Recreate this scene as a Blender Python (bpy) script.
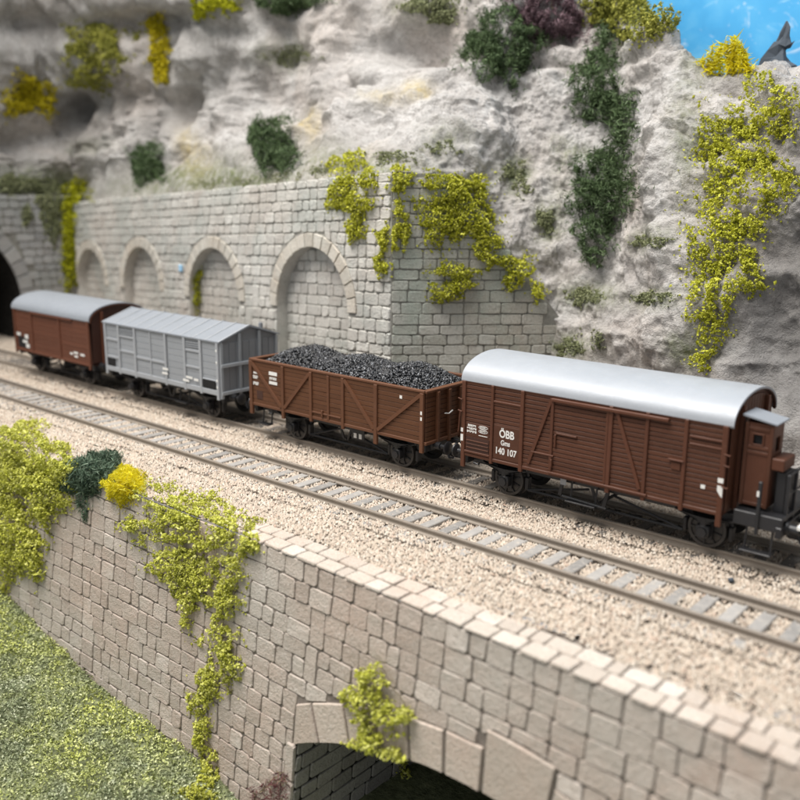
import bpy, bmesh, math, random
import numpy as np
from mathutils import Vector, Matrix
from mathutils.bvhtree import BVHTree

for o in list(bpy.data.objects): bpy.data.objects.remove(o)
SC = bpy.context.scene
COL = SC.collection
S = 0.001                       # everything below is written in millimetres (the place is a 1:87 model railway)
rnd = random.Random(7)
NR = np.random.RandomState(11)

# ------------------------------------------------------------------ camera
FPX = 895.85
PITCH, YAW, ROLL = 0.227419, 0.709538, 0.00868
CAM = np.array([150.0, -242.83, 95.52])
Fv = np.array([-math.sin(YAW)*math.cos(PITCH), math.cos(YAW)*math.cos(PITCH), -math.sin(PITCH)])
Rv = np.cross(Fv, [0, 0, 1]); Rv /= np.linalg.norm(Rv); Uv = np.cross(Rv, Fv)
Rv, Uv = math.cos(ROLL)*Rv+math.sin(ROLL)*Uv, -math.sin(ROLL)*Rv+math.cos(ROLL)*Uv
cd = bpy.data.cameras.new('camera'); cam = bpy.data.objects.new('camera', cd); COL.objects.link(cam)
cam.matrix_world = Matrix(((Rv[0], Uv[0], -Fv[0], CAM[0]*S), (Rv[1], Uv[1], -Fv[1], CAM[1]*S),
                           (Rv[2], Uv[2], -Fv[2], CAM[2]*S), (0, 0, 0, 1)))
cd.sensor_width = 36; cd.lens = 36*FPX/800.0
cd.clip_start = 0.005; cd.clip_end = 50
cd.dof.use_dof = True; cd.dof.focus_distance = 0.300; cd.dof.aperture_fstop = 13.5
SC.camera = cam
SC.render.engine = 'CYCLES'
SC.render.resolution_x = SC.render.resolution_y = 1024

def ray(px, py):
    d = Fv*FPX+Rv*(px-400)+Uv*(400-py)
    return d/np.linalg.norm(d)
def project(P):
    d = np.asarray(P, float)-CAM; z = d@Fv
    return 400+FPX*(d@Rv)/z, 400-FPX*(d@Uv)/z, z

# ------------------------------------------------------------------ light: an exhibition room, soft lamps overhead
w = bpy.data.worlds.new('World'); SC.world = w; w.use_nodes = True
bg = w.node_tree.nodes['Background']; bg.inputs[0].default_value = (0.93, 0.965, 1.0, 1); bg.inputs[1].default_value = 0.46
def area(name, loc, target, sx, sy, power, col, spread=180):
    l = bpy.data.lights.new(name, 'AREA'); l.shape = 'RECTANGLE'; l.size = sx*S; l.size_y = sy*S; l.energy = power; l.color = col; l.spread = math.radians(spread)
    o = bpy.data.objects.new(name, l); COL.objects.link(o); o.location = Vector(loc)*S
    d = Vector(target)-Vector(loc); o.rotation_euler = d.to_track_quat('-Z', 'Y').to_euler()
    return o
area('ceiling_lamp', (-230, -300, 760), (20, -50, 0), 560, 400, 5.4, (1.0, 0.955, 0.90), 118)
area('ceiling_lamp', (60, -60, 900), (20, -20, 0), 500, 160, 1.5, (0.95, 0.98, 1.0), 120)
vs = SC.view_settings
vs.view_transform = 'Standard'; vs.look = 'None'; vs.exposure = 0.0; vs.gamma = 1.0; vs.use_curve_mapping = False

# ------------------------------------------------------------------ materials
MATS = {}
class NT:
    def __init__(s, name):
        m = bpy.data.materials.new(name); m.use_nodes = True; s.m = m; s.t = m.node_tree
        s.b = s.t.nodes['Principled BSDF']; MATS[name] = m
    def n(s, typ, **kw):
        nd = s.t.nodes.new(typ)
        for k, v in kw.items():
            if k.startswith('i_'): nd.inputs[k[2:].replace('_', ' ')].default_value = v
            else: setattr(nd, k, v)
        return nd
    def l(s, a, b): s.t.links.new(a, b)
    def coord(s, which='Object', scale=(1, 1, 1)):
        tc = s.n('ShaderNodeTexCoord'); mp = s.n('ShaderNodeMapping'); mp.inputs['Scale'].default_value = scale
        s.l(tc.outputs[which], mp.inputs['Vector']); return mp.outputs[0]
    def pos(s, scale=(1, 1, 1)):
        g = s.n('ShaderNodeNewGeometry'); mp = s.n('ShaderNodeMapping'); mp.inputs['Scale'].default_value = scale
        s.l(g.outputs['Position'], mp.inputs['Vector']); return mp.outputs[0]
    def noise(s, vec, scale, detail=4, rough=.55, dist=0):
        nd = s.n('ShaderNodeTexNoise'); nd.inputs['Scale'].default_value = scale; nd.inputs['Detail'].default_value = detail
        nd.inputs['Roughness'].default_value = rough; nd.inputs['Distortion'].default_value = dist
        s.l(vec, nd.inputs['Vector']); return nd.outputs['Fac']
    def ramp(s, fac, stops, interp='LINEAR'):
        r = s.n('ShaderNodeValToRGB'); cr = r.color_ramp; cr.interpolation = interp
        while len(cr.elements) < len(stops): cr.elements.new(0.5)
        for e, (p, c) in zip(cr.elements, stops):
            e.position = p; e.color = (c, c, c, 1) if isinstance(c, (int, float)) else (*c, 1)
        s.l(fac, r.inputs[0]); return r.outputs[0]
    def mix(s, fac, a, b, mode='MIX'):
        x = s.n('ShaderNodeMix', data_type='RGBA', blend_type=mode)
        for sock, v in ((x.inputs[0], fac), (x.inputs[6], a), (x.inputs[7], b)):
            if hasattr(v, 'links'): s.l(v, sock)
            elif isinstance(v, (int, float)): sock.default_value = v
            else: sock.default_value = (*v, 1)
        return x.outputs[2]
    def math(s, op, a, b=None):
        x = s.n('ShaderNodeMath', operation=op)
        for sock, v in zip(x.inputs, (a, b)):
            if v is None: continue
            if hasattr(v, 'links'): s.l(v, sock)
            else: sock.default_value = v
        return x.outputs[0]
    def rand(s):
        a = s.n('ShaderNodeObjectInfo').outputs['Random']; b = s.n('ShaderNodeNewGeometry').outputs['Random Per Island']
        return s.math('FRACT', s.math('ADD', s.math('MULTIPLY', a, 7.31), b))
    def bump(s, h, dist, strength=1.0):
        x = s.n('ShaderNodeBump'); x.inputs['Distance'].default_value = dist; x.inputs['Strength'].default_value = strength
        s.l(h, x.inputs['Height']); s.l(x.outputs[0], s.b.inputs['Normal'])
    def out(s, col=None, rough=.6, metal=0, spec=.5):
        if col is not None:
            if hasattr(col, 'links'): s.l(col, s.b.inputs['Base Color'])
            else: s.b.inputs['Base Color'].default_value = (*col, 1)
        if hasattr(rough, 'links'): s.l(rough, s.b.inputs['Roughness'])
        else: s.b.inputs['Roughness'].default_value = rough
        s.b.inputs['Metallic'].default_value = metal; s.b.inputs['Specular IOR Level'].default_value = spec
        return s.m

def stone_mat(name, stops, speck=(.62, .60, .56), warm=(.40, .31, .25), green=None, gl=0.0, dark=(.16, .145, .13)):
    m = NT(name); p = m.pos(); r = m.rand()
    base = m.ramp(r, stops)
    n1 = m.noise(p, 55, 5, .6); n2 = m.noise(p, 900, 3, .7); n3 = m.noise(p, 2600, 2, .7)
    c = m.mix(m.ramp(n1, [(.42, 0), (.62, .55)]), base, warm)
    if green: c = m.mix(m.ramp(m.noise(p, 28, 4, .6), [(.46, 0), (.60, gl)]), c, green)
    c = m.mix(m.ramp(n2, [(.52, 0), (.68, .6)]), c, dark)
    c = m.mix(m.ramp(n3, [(.58, 0), (.68, .75)]), c, speck)
    m.bump(m.math('ADD', n2, m.math('MULTIPLY', n3, .6)), .0006, .8)
    return m.out(c, .88, 0, .25)
stone_mat('front_stone', [(0, (.40, .33, .28)), (.3, (.50, .42, .36)), (.6, (.45, .38, .325)), (.85, (.54, .47, .41)), (1, (.60, .53, .47))],
          warm=(.52, .385, .315), green=(.47, .45, .405), gl=.5, dark=(.35, .29, .245))
stone_mat('cap_stone', [(0, (.47, .405, .345)), (.5, (.56, .49, .42)), (1, (.64, .575, .51))], warm=(.50, .385, .31), dark=(.36, .31, .265), speck=(.68, .66, .62))
stone_mat('arcade_stone', [(0, (.55, .53, .49)), (.4, (.66, .635, .585)), (.75, (.62, .605, .56)), (1, (.74, .72, .67))],
          warm=(.48, .42, .37), green=(.42, .46, .43), gl=.55, dark=(.30, .29, .27))
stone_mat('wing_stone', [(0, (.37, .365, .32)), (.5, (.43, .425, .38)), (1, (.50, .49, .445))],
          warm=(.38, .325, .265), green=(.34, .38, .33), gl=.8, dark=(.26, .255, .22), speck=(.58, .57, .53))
stone_mat('portal_stone', [(0, (.28, .28, .28)), (.5, (.34, .34, .335)), (1, (.40, .395, .385))], warm=(.33, .30, .28), green=(.29, .31, .30), gl=.6, dark=(.2, .2, .19))
stone_mat('ring_stone', [(0, (.56, .535, .475)), (.5, (.61, .58, .515)), (1, (.67, .64, .575))], warm=(.54, .46, .37), dark=(.38, .35, .3))
stone_mat('arch_stone', [(0, (.47, .40, .34)), (.5, (.52, .44, .375)), (1, (.56, .48, .41))], warm=(.52, .40, .33), dark=(.36, .30, .25))
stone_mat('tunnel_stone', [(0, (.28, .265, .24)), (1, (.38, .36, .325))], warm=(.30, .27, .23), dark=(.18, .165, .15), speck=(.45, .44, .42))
def mortar(name, c0, c1):
    m = NT(name); p = m.pos(); n = m.noise(p, 400, 4, .6)
    m.bump(m.noise(p, 2000, 3), .0003, .6); return m.out(m.ramp(n, [(.35, c0), (.65, c1)]), .95, 0, .1)
mortar('front_mortar', (.16, .137, .118), (.25, .215, .188)); mortar('arcade_mortar', (.32, .305, .275), (.44, .425, .39))
mortar('cap_mortar', (.15, .125, .105), (.24, .205, .175)); mortar('wing_mortar', (.19, .185, .165), (.28, .27, .24)); mortar('tunnel_dark', (.012, .011, .01), (.03, .028, .025))  # last one is near-black: darkness inside the openings put into the colour

m = NT('rock'); p = m.pos()
at = m.n('ShaderNodeAttribute', attribute_name='paint')
sep = m.n('ShaderNodeSeparateColor'); m.l(at.outputs['Color'], sep.inputs[0])
big = m.noise(p, 16, 5, .6, .4); mid = m.noise(p, 90, 6, .65); fine = m.noise(p, 700, 5, .7); streak = m.noise(m.pos((1, 1, .3)), 55, 5, .6)
c = m.ramp(mid, [(.28, (.41, .392, .375)), (.42, (.53, .51, .49)), (.55, (.62, .60, .58)), (.75, (.71, .695, .68))])
c = m.mix(m.ramp(big, [(.45, 0), (.66, .65)]), c, (.60, .52, .465))
c = m.mix(m.ramp(m.noise(p, 30, 4, .6, .6), [(.48, 0), (.62, .7)]), c, (.42, .395, .375))
crk = m.noise(p, 60, 6, .6, 1.5)
c = m.mix(m.ramp(crk, [(.485, 0), (.497, .6), (.503, .6), (.515, 0)]), c, (.24, .22, .205))
c = m.mix(m.ramp(streak, [(.52, 0), (.68, .5)]), c, (.40, .38, .365))
c = m.mix(m.ramp(fine, [(.52, 0), (.66, .55)]), c, (.36, .335, .315))
c = m.mix(m.ramp(fine, [(.30, .5), (.42, 0)]), c, (.80, .79, .775))
mossn = m.noise(p, 260, 4, .7)
c = m.mix(m.math('MULTIPLY', sep.outputs[0], m.ramp(mossn, [(.38, .25), (.60, .95)])), c, m.ramp(fine, [(.3, (.10, .12, .055)), (.7, (.24, .27, .13))]))
c = m.mix(m.math('MULTIPLY', sep.outputs[1], m.ramp(mossn, [(.35, .2), (.62, .8)])), c, (.62, .50, .24))
c = m.mix(m.math('MULTIPLY', sep.outputs[2], .85), c, m.ramp(mid, [(.35, (.15, .145, .14)), (.65, (.24, .23, .225))]))  # third mask: dark tone, mostly painted shade
m.bump(m.math('ADD', m.math('MULTIPLY', mid, 1.2), m.math('ADD', fine, m.math('MULTIPLY', m.noise(p, 2200, 3, .7), .35))),   .0016, 1.0)
m.out(c, .92, 0, .15)

def pebble_mat(name, stops, rough=.85):
    m = NT(name); r = m.rand(); c = m.ramp(r, stops)
    n = m.noise(m.pos(), 45, 3); c = m.mix(m.ramp(n, [(.45, 0), (.65, .35)]), c, (.42, .345, .30), 'MULTIPLY') if False else c
    return m.out(c, rough, 0, .3)
pebble_mat('ballast', [(0, (.31, .26, .21)), (.10, (.40, .335, .27)), (.28, (.48, .41, .335)), (.5, (.45, .36, .285)), (.68, (.52, .45, .37)), (.88, (.58, .525, .455)), (.95, (.43, .315, .245)), (1, (.27, .24, .21))])
m = NT('track_dust'); p = m.pos(); n = m.noise(p, 700, 4, .7)
m.bump(n, .0006, 1); m.out(m.ramp(n, [(.3, (.30, .25, .20)), (.5, (.40, .34, .28)), (.7, (.48, .42, .35))]), .95, 0, .1)
m = NT('coal'); m.out(m.ramp(m.rand(), [(0, (.006, .006, .007)), (.7, (.02, .021, .025)), (.9, (.06, .062, .07)), (1, (.22, .225, .24))]), .3, 0, .7)  # palest lumps are glints painted into the colour
m = NT('turf_soil'); p = m.pos(); n = m.noise(p, 350, 5, .7)
m.bump(n, .0012, 1); m.out(m.ramp(n, [(.3, (.10, .11, .06)), (.55, (.20, .22, .12)), (.75, (.32, .33, .18))]), .95, 0, .1)

def paint(name, col, var=.18, rough=.5, spec=.45, dust=.0, dustcol=(.4, .36, .32), metal=0):
    m = NT(name); p = m.pos(); a = tuple(x*(1-var) for x in col); b = tuple(min(1, x*(1+var)) for x in col)
    r = m.rand(); n = m.noise(p, 260, 4, .65)
    c = m.mix(m.math('ADD', m.math('MULTIPLY', n, .6), m.math('MULTIPLY', r, .5)), a, b)
    if dust: c = m.mix(m.ramp(m.noise(p, 500, 5, .7), [(.5, 0), (.75, dust)]), c, dustcol)
    m.bump(m.noise(p, 3000, 3, .6), .0001, .35)
    return m.out(c, m.ramp(m.noise(p, 150, 3), [(.3, rough-.07), (.7, rough+.1)]), metal, spec)
paint('brown_paint', (.082, .031, .0165), .26, .52, .3, .10, (.2, .11, .08))
paint('brown_trim', (.090, .033, .0175), .14, .5, .3, .08, (.22, .12, .09))
paint('open_wagon_brown', (.098, .040, .018), .24, .54, .3, .08, (.25, .14, .09))
paint('open_wagon_trim', (.115, .048, .024), .12, .54, .3, .08, (.28, .16, .11))
paint('dark_brown', (.055, .024, .017), .15, .5, .35)
paint('old_brown', (.12, .042, .022), .12, .55, .35, .12, (.24, .15, .11))
paint('silver_roof', (.345, .365, .395), .06, .46, .45, .15, (.50, .51, .52), .12)
paint('old_roof', (.25, .27, .30), .08, .45, .4, .12, (.45, .44, .42))
paint('wagon_grey', (.29, .305, .325), .08, .5, .4, .08, (.5, .5, .5))
paint('wagon_grey_trim', (.34, .355, .375), .08, .48, .4, .08, (.6, .6, .6))
paint('wagon_grey_dark', (.19, .197, .21), .1, .5, .4)
paint('black_metal', (.016, .016, .018), .3, .42, .5, .12, (.07, .065, .06))
paint('wheel_steel', (.035, .032, .03), .25, .38, .5, .1, (.1, .09, .08))
paint('white_print', (.74, .73, .70), .05, .6, .3)
paint('black_plate', (.012, .012, .013), .2, .6, .3)
paint('rail_steel', (.235, .20, .165), .22, .42, .5, .35, (.34, .30, .25))
paint('sleeper_wood', (.27, .258, .245), .5, .85, .2, .85, (.46, .415, .36))
paint('dark_sleeper', (.13, .12, .11), .3, .8, .2, .4, (.33, .29, .25))
paint('pale_blue_enamel', (.36, .62, .86), .05, .4, .5)
paint('grey_rock', (.085, .10, .12), .35, .9, .1)

def leaf(name, stops, rough=.75, trans=.12):
    m = NT(name); c = m.ramp(m.rand(), stops)
    n = m.noise(m.pos(), 90, 3); c = m.mix(m.ramp(n, [(.4, 0), (.65, .35)]), c, tuple(x*.6 for x in stops[0][1]))
    m.out(c, rough, 0, .2)
    tr = m.n('ShaderNodeBsdfTranslucent'); m.l(c, tr.inputs[0]); mx = m.n('ShaderNodeMixShader'); mx.inputs[0].default_value = trans
    o = m.t.nodes['Material Output']; m.l(m.b.outputs[0], mx.inputs[1]); m.l(tr.outputs[0], mx.inputs[2]); m.l(mx.outputs[0], o.inputs[0])
leaf('lime_leaf', [(0, (.31, .32, .02)), (.3, (.49, .50, .035)), (.65, (.65, .65, .07)), (1, (.80, .79, .18))], .75, .25)
leaf('spring_leaf', [(0, (.40, .42, .05)), (.3, (.59, .60, .09)), (.65, (.74, .74, .16)), (1, (.87, .86, .34))], .75, .25)
leaf('far_lime_leaf', [(0, (.27, .285, .01)), (.4, (.43, .44, .015)), (.8, (.55, .55, .02)), (1, (.65, .64, .04))])
leaf('olive_leaf', [(0, (.22, .23, .045)), (.5, (.38, .38, .07)), (1, (.54, .52, .12))])
leaf('dark_leaf', [(0, (.036, .060, .024)), (.4, (.078, .122, .050)), (.8, (.135, .195, .088)), (1, (.23, .30, .17))])
leaf('teal_leaf', [(0, (.05, .085, .055)), (.4, (.10, .15, .10)), (.8, (.16, .22, .15)), (1, (.27, .33, .24))])
leaf('yellow_leaf', [(0, (.62, .52, .012)), (.4, (.82, .71, .02)), (.8, (.92, .83, .05)), (1, (.95, .90, .18))], .75, .4)
leaf('far_yellow_leaf', [(0, (.42, .34, .01)), (.5, (.60, .50, .012)), (1, (.72, .62, .04))])
leaf('purple_leaf', [(0, (.09, .05, .06)), (.5, (.19, .12, .135)), (1, (.36, .25, .28))])
leaf('red_leaf', [(0, (.06, .015, .02)), (.5, (.14, .04, .05)), (1, (.22, .12, .10))])
leaf('moss_leaf', [(0, (.14, .155, .07)), (.5, (.25, .27, .14)), (1, (.36, .37, .22))], .85, .05)
m = NT('turf_leaf'); r = m.rand(); p = m.pos()
ca = m.ramp(r, [(0, (.12, .15, .08)), (.3, (.25, .285, .175)), (.7, (.36, .395, .265)), (1, (.52, .54, .40))])
cb = m.ramp(r, [(0, (.28, .30, .06)), (.4, (.50, .54, .13)), (.8, (.68, .71, .20)), (1, (.82, .82, .38))])
m.out(m.mix(m.ramp(m.noise(p, 24, 5, .7), [(.45, .05), (.60, .9)]), ca, cb), .9, 0, .15)
paint('stem', (.20, .17, .10), .2, .8, .2)

m = NT('painted_sky'); p = m.coord('Object', (1, 1, 1.6))
n1 = m.noise(p, 9, 5, .55, 2.2); n2 = m.noise(p, 22, 4, .6, 3.0)
c = m.ramp(n1, [(.3, (.045, .30, .62)), (.5, (.075, .41, .76)), (.68, (.16, .52, .82))])
c = m.mix(m.ramp(n2, [(.60, 0), (.70, .55)]), c, (.42, .72, .90)); c = m.mix(m.ramp(m.noise(p, 26, 5, .6, 6), [(.60, 0), (.70, .5)]), c, (.8, .88, .92))
m.out(c, .5, 0, .4)

# ------------------------------------------------------------------ mesh helpers
def np_mesh(name, V, Fc, smooth=False):
    V = np.asarray(V, np.float32)*S; me = bpy.data.meshes.new(name)
    if isinstance(Fc, np.ndarray):
        k = Fc.shape[1]; me.vertices.add(len(V)); me.vertices.foreach_set('co', V.ravel())
        me.loops.add(Fc.size); me.loops.foreach_set('vertex_index', Fc.ravel().astype(np.int32))
        me.polygons.add(len(Fc)); me.polygons.foreach_set('loop_start', np.arange(0, Fc.size, k, dtype=np.int32))
        me.polygons.foreach_set('loop_total', np.full(len(Fc), k, np.int32)); me.update(calc_edges=True)
    else:
        me.from_pydata(V.tolist(), [], Fc); me.update()
    if smooth: me.polygons.foreach_set('use_smooth', np.ones(len(me.polygons), bool))
    return me
def link(name, me, mat, parent=None, loc=(0, 0, 0), rot=(0, 0, 0)):
    if me is not None and mat and not me.materials: me.materials.append(MATS[mat])
    o = bpy.data.objects.new(name, me); COL.objects.link(o); o.location = Vector(loc)*S; o.rotation_euler = rot
    if parent: o.parent = parent
    return o
def tag(o, label=None, cat=None, group=None, kind=None):
    for k, v in (('label', label), ('category', cat), ('group', group), ('kind', kind)):
        if v: o[k] = v
    return o
def thing(name, label, cat, loc=(0, 0, 0), rz=0, group=None):
    return tag(link(name, None, None, None, loc, (0, 0, rz)), label, cat, group)

class MB:
    def __init__(s): s.v = []; s.f = []
    def add(s, vs, fs):
        b = len(s.v); s.v += [tuple(x) for x in vs]; s.f += [tuple(i+b for i in f) for f in fs]; return s
    def box(s, x0, x1, y0, y1, z0, z1):
        return s.add([(x0, y0, z0), (x1, y0, z0), (x1, y1, z0), (x0, y1, z0), (x0, y0, z1), (x1, y0, z1), (x1, y1, z1), (x0, y1, z1)],
                     [(0, 3, 2, 1), (4, 5, 6, 7), (0, 1, 5, 4), (1, 2, 6, 5), (2, 3, 7, 6), (3, 0, 4, 7)])
    def bbox(s, x0, x1, y0, y1, z0, z1, b=.15):
        # box with chamfered edges
        bm = bmesh.new(); bmesh.ops.create_cube(bm, size=1)
        for v in bm.verts: v.co = Vector(((x0+x1)/2+v.co.x*(x1-x0), (y0+y1)/2+v.co.y*(y1-y0), (z0+z1)/2+v.co.z*(z1-z0)))
        b = min(b, .45*min(abs(x1-x0), abs(y1-y0), abs(z1-z0)))
        bmesh.ops.bevel(bm, geom=list(bm.edges), offset=b, segments=1, affect='EDGES')
        bm.verts.index_update(); s.add([v.co[:] for v in bm.verts], [[v.index for v in f.verts] for f in bm.faces]); bm.free(); return s
    def bar(s, p0, p1, wy, wz, up=(0, 0, 1)):
        # rectangular bar between two points; wz along up-ish, wy sideways
        p0, p1 = Vector(p0), Vector(p1); d = (p1-p0).normalized(); u = Vector(up); sd = d.cross(u).normalized(); u = sd.cross(d)
        vs = [p+sd*a*wy/2+u*b*wz/2 for p in (p0, p1) for a, b in ((-1, -1), (1, -1), (1, 1), (-1, 1))]
        return s.add(vs, [(0, 1, 2, 3), (7, 6, 5, 4), (0, 4, 5, 1), (1, 5, 6, 2), (2, 6, 7, 3), (3, 7, 4, 0)])
    def tube(s, pts, r, n=6):
        pts = [Vector(p) for p in pts]; b = len(s.v); rr = r if isinstance(r, (list, tuple)) else [r]*len(pts)
        for i, p in enumerate(pts):
            d = (pts[min(i+1, len(pts)-1)]-pts[max(i-1, 0)]).normalized()
            a = d.orthogonal().normalized() if abs(d.z) > .9 else d.cross(Vector((0, 0, 1))).normalized(); c = d.cross(a)
            for k in range(n): s.v.append(tuple(p+(a*math.cos(2*math.pi*k/n)+c*math.sin(2*math.pi*k/n))*rr[i]))
        for i in range(len(pts)-1):
            for k in range(n): s.f.append((b+i*n+k, b+i*n+(k+1) % n, b+(i+1)*n+(k+1) % n, b+(i+1)*n+k))
        s.f.append(tuple(b+k for k in reversed(range(n)))); s.f.append(tuple(b+(len(pts)-1)*n+k for k in range(n))); return s
    def lathe(s, prof, axis, c, n=24):
        # prof: (r, t) along axis from c; axis 'x' or 'y'
        b = len(s.v)
        for r, t in prof:
            for k in range(n):
                a = 2*math.pi*k/n; q = (t, r*math.cos(a), r*math.sin(a)) if axis == 'x' else (r*math.cos(a), t, r*math.sin(a))
                s.v.append((c[0]+q[0], c[1]+q[1], c[2]+q[2]))
        for i in range(len(prof)-1):
            for k in range(n): s.f.append((b+i*n+k, b+i*n+(k+1) % n, b+(i+1)*n+(k+1) % n, b+(i+1)*n+k))
        s.f.append(tuple(b+k for k in range(n))); s.f.append(tuple(b+(len(prof)-1)*n+k for k in range(n))); return s
    def prism(s, poly, axis, a0, a1):
        # polygon extruded; axis 'x': poly=(y,z); 'y': poly=(x,z); 'z': poly=(x,y)
        n = len(poly); f = {'x': lambda p, a: (a, p[0], p[1]), 'y': lambda p, a: (p[0], a, p[1]), 'z': lambda p, a: (p[0], p[1], a)}[axis]
        return s.add([f(p, a0) for p in poly]+[f(p, a1) for p in poly],
                     [tuple(range(n)), tuple(range(2*n-1, n-1, -1))]+[(i, (i+1) % n, n+(i+1) % n, n+i) for i in range(n)])
    def mesh(s, name, smooth=False):
        me = np_mesh(name, s.v, s.f, smooth)
        bm = bmesh.new(); bm.from_mesh(me); bmesh.ops.recalc_face_normals(bm, faces=bm.faces); bm.to_mesh(me); bm.free()
        if smooth:
            me.polygons.foreach_set('use_smooth', np.ones(len(me.polygons), bool))
            try: me.set_sharp_from_angle(angle=math.radians(38))
            except Exception: pass
        return me
    def build(s, name, mat, parent=None, loc=(0, 0, 0), smooth=False): return link(name, s.mesh(name, smooth), mat, parent, loc)

# vectorised gradient-ish value noise
_perm = NR.permutation(4096); _val = NR.rand(4096)*2-1
def vnoise(P):
    i = np.floor(P).astype(int); f = P-i; u = f*f*f*(f*(f*6-15)+10); r = 0
    for dx in (0, 1):
        for dy in (0, 1):
            for dz in (0, 1):
                h = _perm[(_perm[(_perm[(i[..., 0]+dx) & 4095]+i[..., 1]+dy) & 4095]+i[..., 2]+dz) & 4095]
                wgt = (u[..., 0] if dx else 1-u[..., 0])*(u[..., 1] if dy else 1-u[..., 1])*(u[..., 2] if dz else 1-u[..., 2])
                r = r+_val[h]*wgt
    return r
def fbm(P, wl, oct=4, gain=.5, ridged=False):
    a, t, r = 1, 0, 0; Q = P/wl
    for k in range(oct):
        n = vnoise(Q+17.3*k); n = 1-2*np.abs(n) if ridged else n
        r = r+a*n; t += a; a *= gain; Q = Q*2.03
    return r/t

SURF_V, SURF_F = [], []          # surfaces the plants are rooted on
def surface(V, Fc):
    b = sum(len(v) for v in SURF_V); SURF_V.append(np.asarray(V, float)); SURF_F.extend([tuple(int(i)+b for i in f) for f in Fc])

# ------------------------------------------------------------------ stonework
def ashlar(u0, u1, v0, v1, h, wmin, wmax, tall=.16, rr=rnd):
    """coursed rubble in bands of two courses: either two stacked stones or one tall one"""
    out = []; v = v0
    while v < v1-.3*h:
        ha = h*rr.uniform(.86, 1.12); hb = h*rr.uniform(.86, 1.12); u = u0-rr.uniform(0, wmax)
        while u < u1:
            if rr.random() < tall:
                wd = rr.uniform(wmin*.75, wmin*1.25); out.append((u, u+wd, v, v+ha+hb)); u += wd
            else:
                wd = rr.uniform(wmax*1.6, wmax*3.2)
                for a, b in ((v, v+ha), (v+ha, v+ha+hb)):
                    q = u
                    while q < u+wd-.1:
                        ww = rr.uniform(wmin, wmax)
                        if u+wd-q-ww < wmin*.8: ww = u+wd-q
                        out.append((q, q+ww, a, b)); q += ww
                u += wd
        v += ha+hb
    return out
def rect_poly(r, gap, cut, jit, rr=rnd, sub=False):
    u0, u1, v0, v1 = r; g = gap/2; j = lambda: rr.uniform(-jit, jit)
    u0, u1, v0, v1 = u0+g, u1-g, v0+g, v1-g
    cs = [(u0+j(), v0+j()), (u1+j(), v0+j()), (u1+j(), v1+j()), (u0+j(), v1+j())]; out = []
    for i in range(4):
        p, a, b = cs[i], cs[i-1], cs[(i+1) % 4]
        for q in (a, b):
            L = math.hypot(q[0]-p[0], q[1]-p[1]); c = min(cut*rr.uniform(.6, 1.4), .33*L); out.append((p[0]+(q[0]-p[0])*c/L, p[1]+(q[1]-p[1])*c/L))
        if sub: out.append(((p[0]+b[0])/2, (p[1]+b[1])/2))
    return out
def stone_geo(poly, d, frame, rr=rnd, e=.35, d0=-.1):
    n = len(poly); cu = sum(p[0] for p in poly)/n; cv = sum(p[1] for p in poly)/n; V = []
    tu, tv = rr.uniform(-.03, .03), rr.uniform(-.03, .03)
    for ins, dep in ((0, d0), (.0, d*.55), (e, d)):
        for p in poly:
            L = math.hypot(p[0]-cu, p[1]-cv)+1e-6; k = max(.3, 1-ins/L); uu, vv = cu+(p[0]-cu)*k, cv+(p[1]-cv)*k
            V.append(frame(uu, vv, dep+((uu-cu)*tu+(vv-cv)*tv if dep > 0 else 0)+(rr.uniform(-.07, .07) if dep > 0 else 0)))
    Fc = [(r*n+i, r*n+(i+1) % n, (r+1)*n+(i+1) % n, (r+1)*n+i) for r in range(2) for i in range(n)]+[tuple(range(2*n, 3*n))]
    return V, Fc
def lay(parent, stones, mat, name='stone', limit=300, smooth=False):
    """stones: (V, F). The ones that show largest become parts, the rest one joined part."""
    sc = []
    for i, (V, Fc) in enumerate(stones):
        c = np.mean(V, axis=0); px, py, z = project(c); A = np.asarray(V); ext = A.max(0)-A.min(0)
        inside = z > 0 and -15 < px < 815 and -15 < py < 815
        sc.append((-(np.sort(ext)[1]*np.sort(ext)[2])/z**2 if inside else 1, i))
    sc.sort(); rest = MB(); org = np.array(parent.location)/S
    for rank, (s_, i) in enumerate(sc):
        V, Fc = stones[i]
        if rank < limit and s_ < 0:
            c = np.mean(V, axis=0); me = np_mesh(name, np.asarray(V)-c, Fc)
            link(name, me, mat, parent, c-org)
        else: rest.add(np.asarray(V)-org, Fc)
    if rest.v: tag(link(name+'work', np_mesh(name+'work', rest.v, rest.f), mat, parent), kind='stuff')

# ---- front retaining wall with its bridge arch (cap at z = -4, bends by 2 degrees at x = -40)
def wall_y(x): return -83.2 if x < -40 else -83.2-.035*(x+40)
BAT = .12
def ffront(u, v, d): return (u, wall_y(u)-BAT*(-4-v)-d, v)
ACX, ACZ, AR = 47.0, -181.6, 141.0; RT = 10.5
def intr(u):
    h = AR*AR-(u-ACX)**2; return ACZ+math.sqrt(h) if abs(u-ACX) <= 65.6 else None
fw = thing('retaining_wall', 'low taupe stone retaining wall with bridge arch carrying the front track', 'wall', (-40, -84, -110))
org = np.array([-40, -84, -110.])
V, Fc = [], []
us = [-330+i*3 for i in range(103)]+[-18.6]+[-18.6+i*2.05 for i in range(1, 65)]+[112.6+i*4 for i in range(0, 16)]
us = sorted(set(round(u, 3) for u in us))
for i in range(len(us)-1):
    u, u2 = us[i], us[i+1]; inside = -18.62 < (u+u2)/2 < 112.62
    lo = (lambda q: intr(min(max(q, -18.59), 112.59))) if inside else (lambda q: -112)
    b = len(V); V += [ffront(u, lo(u), 0), ffront(u2, lo(u2), 0), ffront(u2, -4.2, 0), ffront(u, -4.2, 0)]; Fc.append((b, b+1, b+2, b+3))
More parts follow.
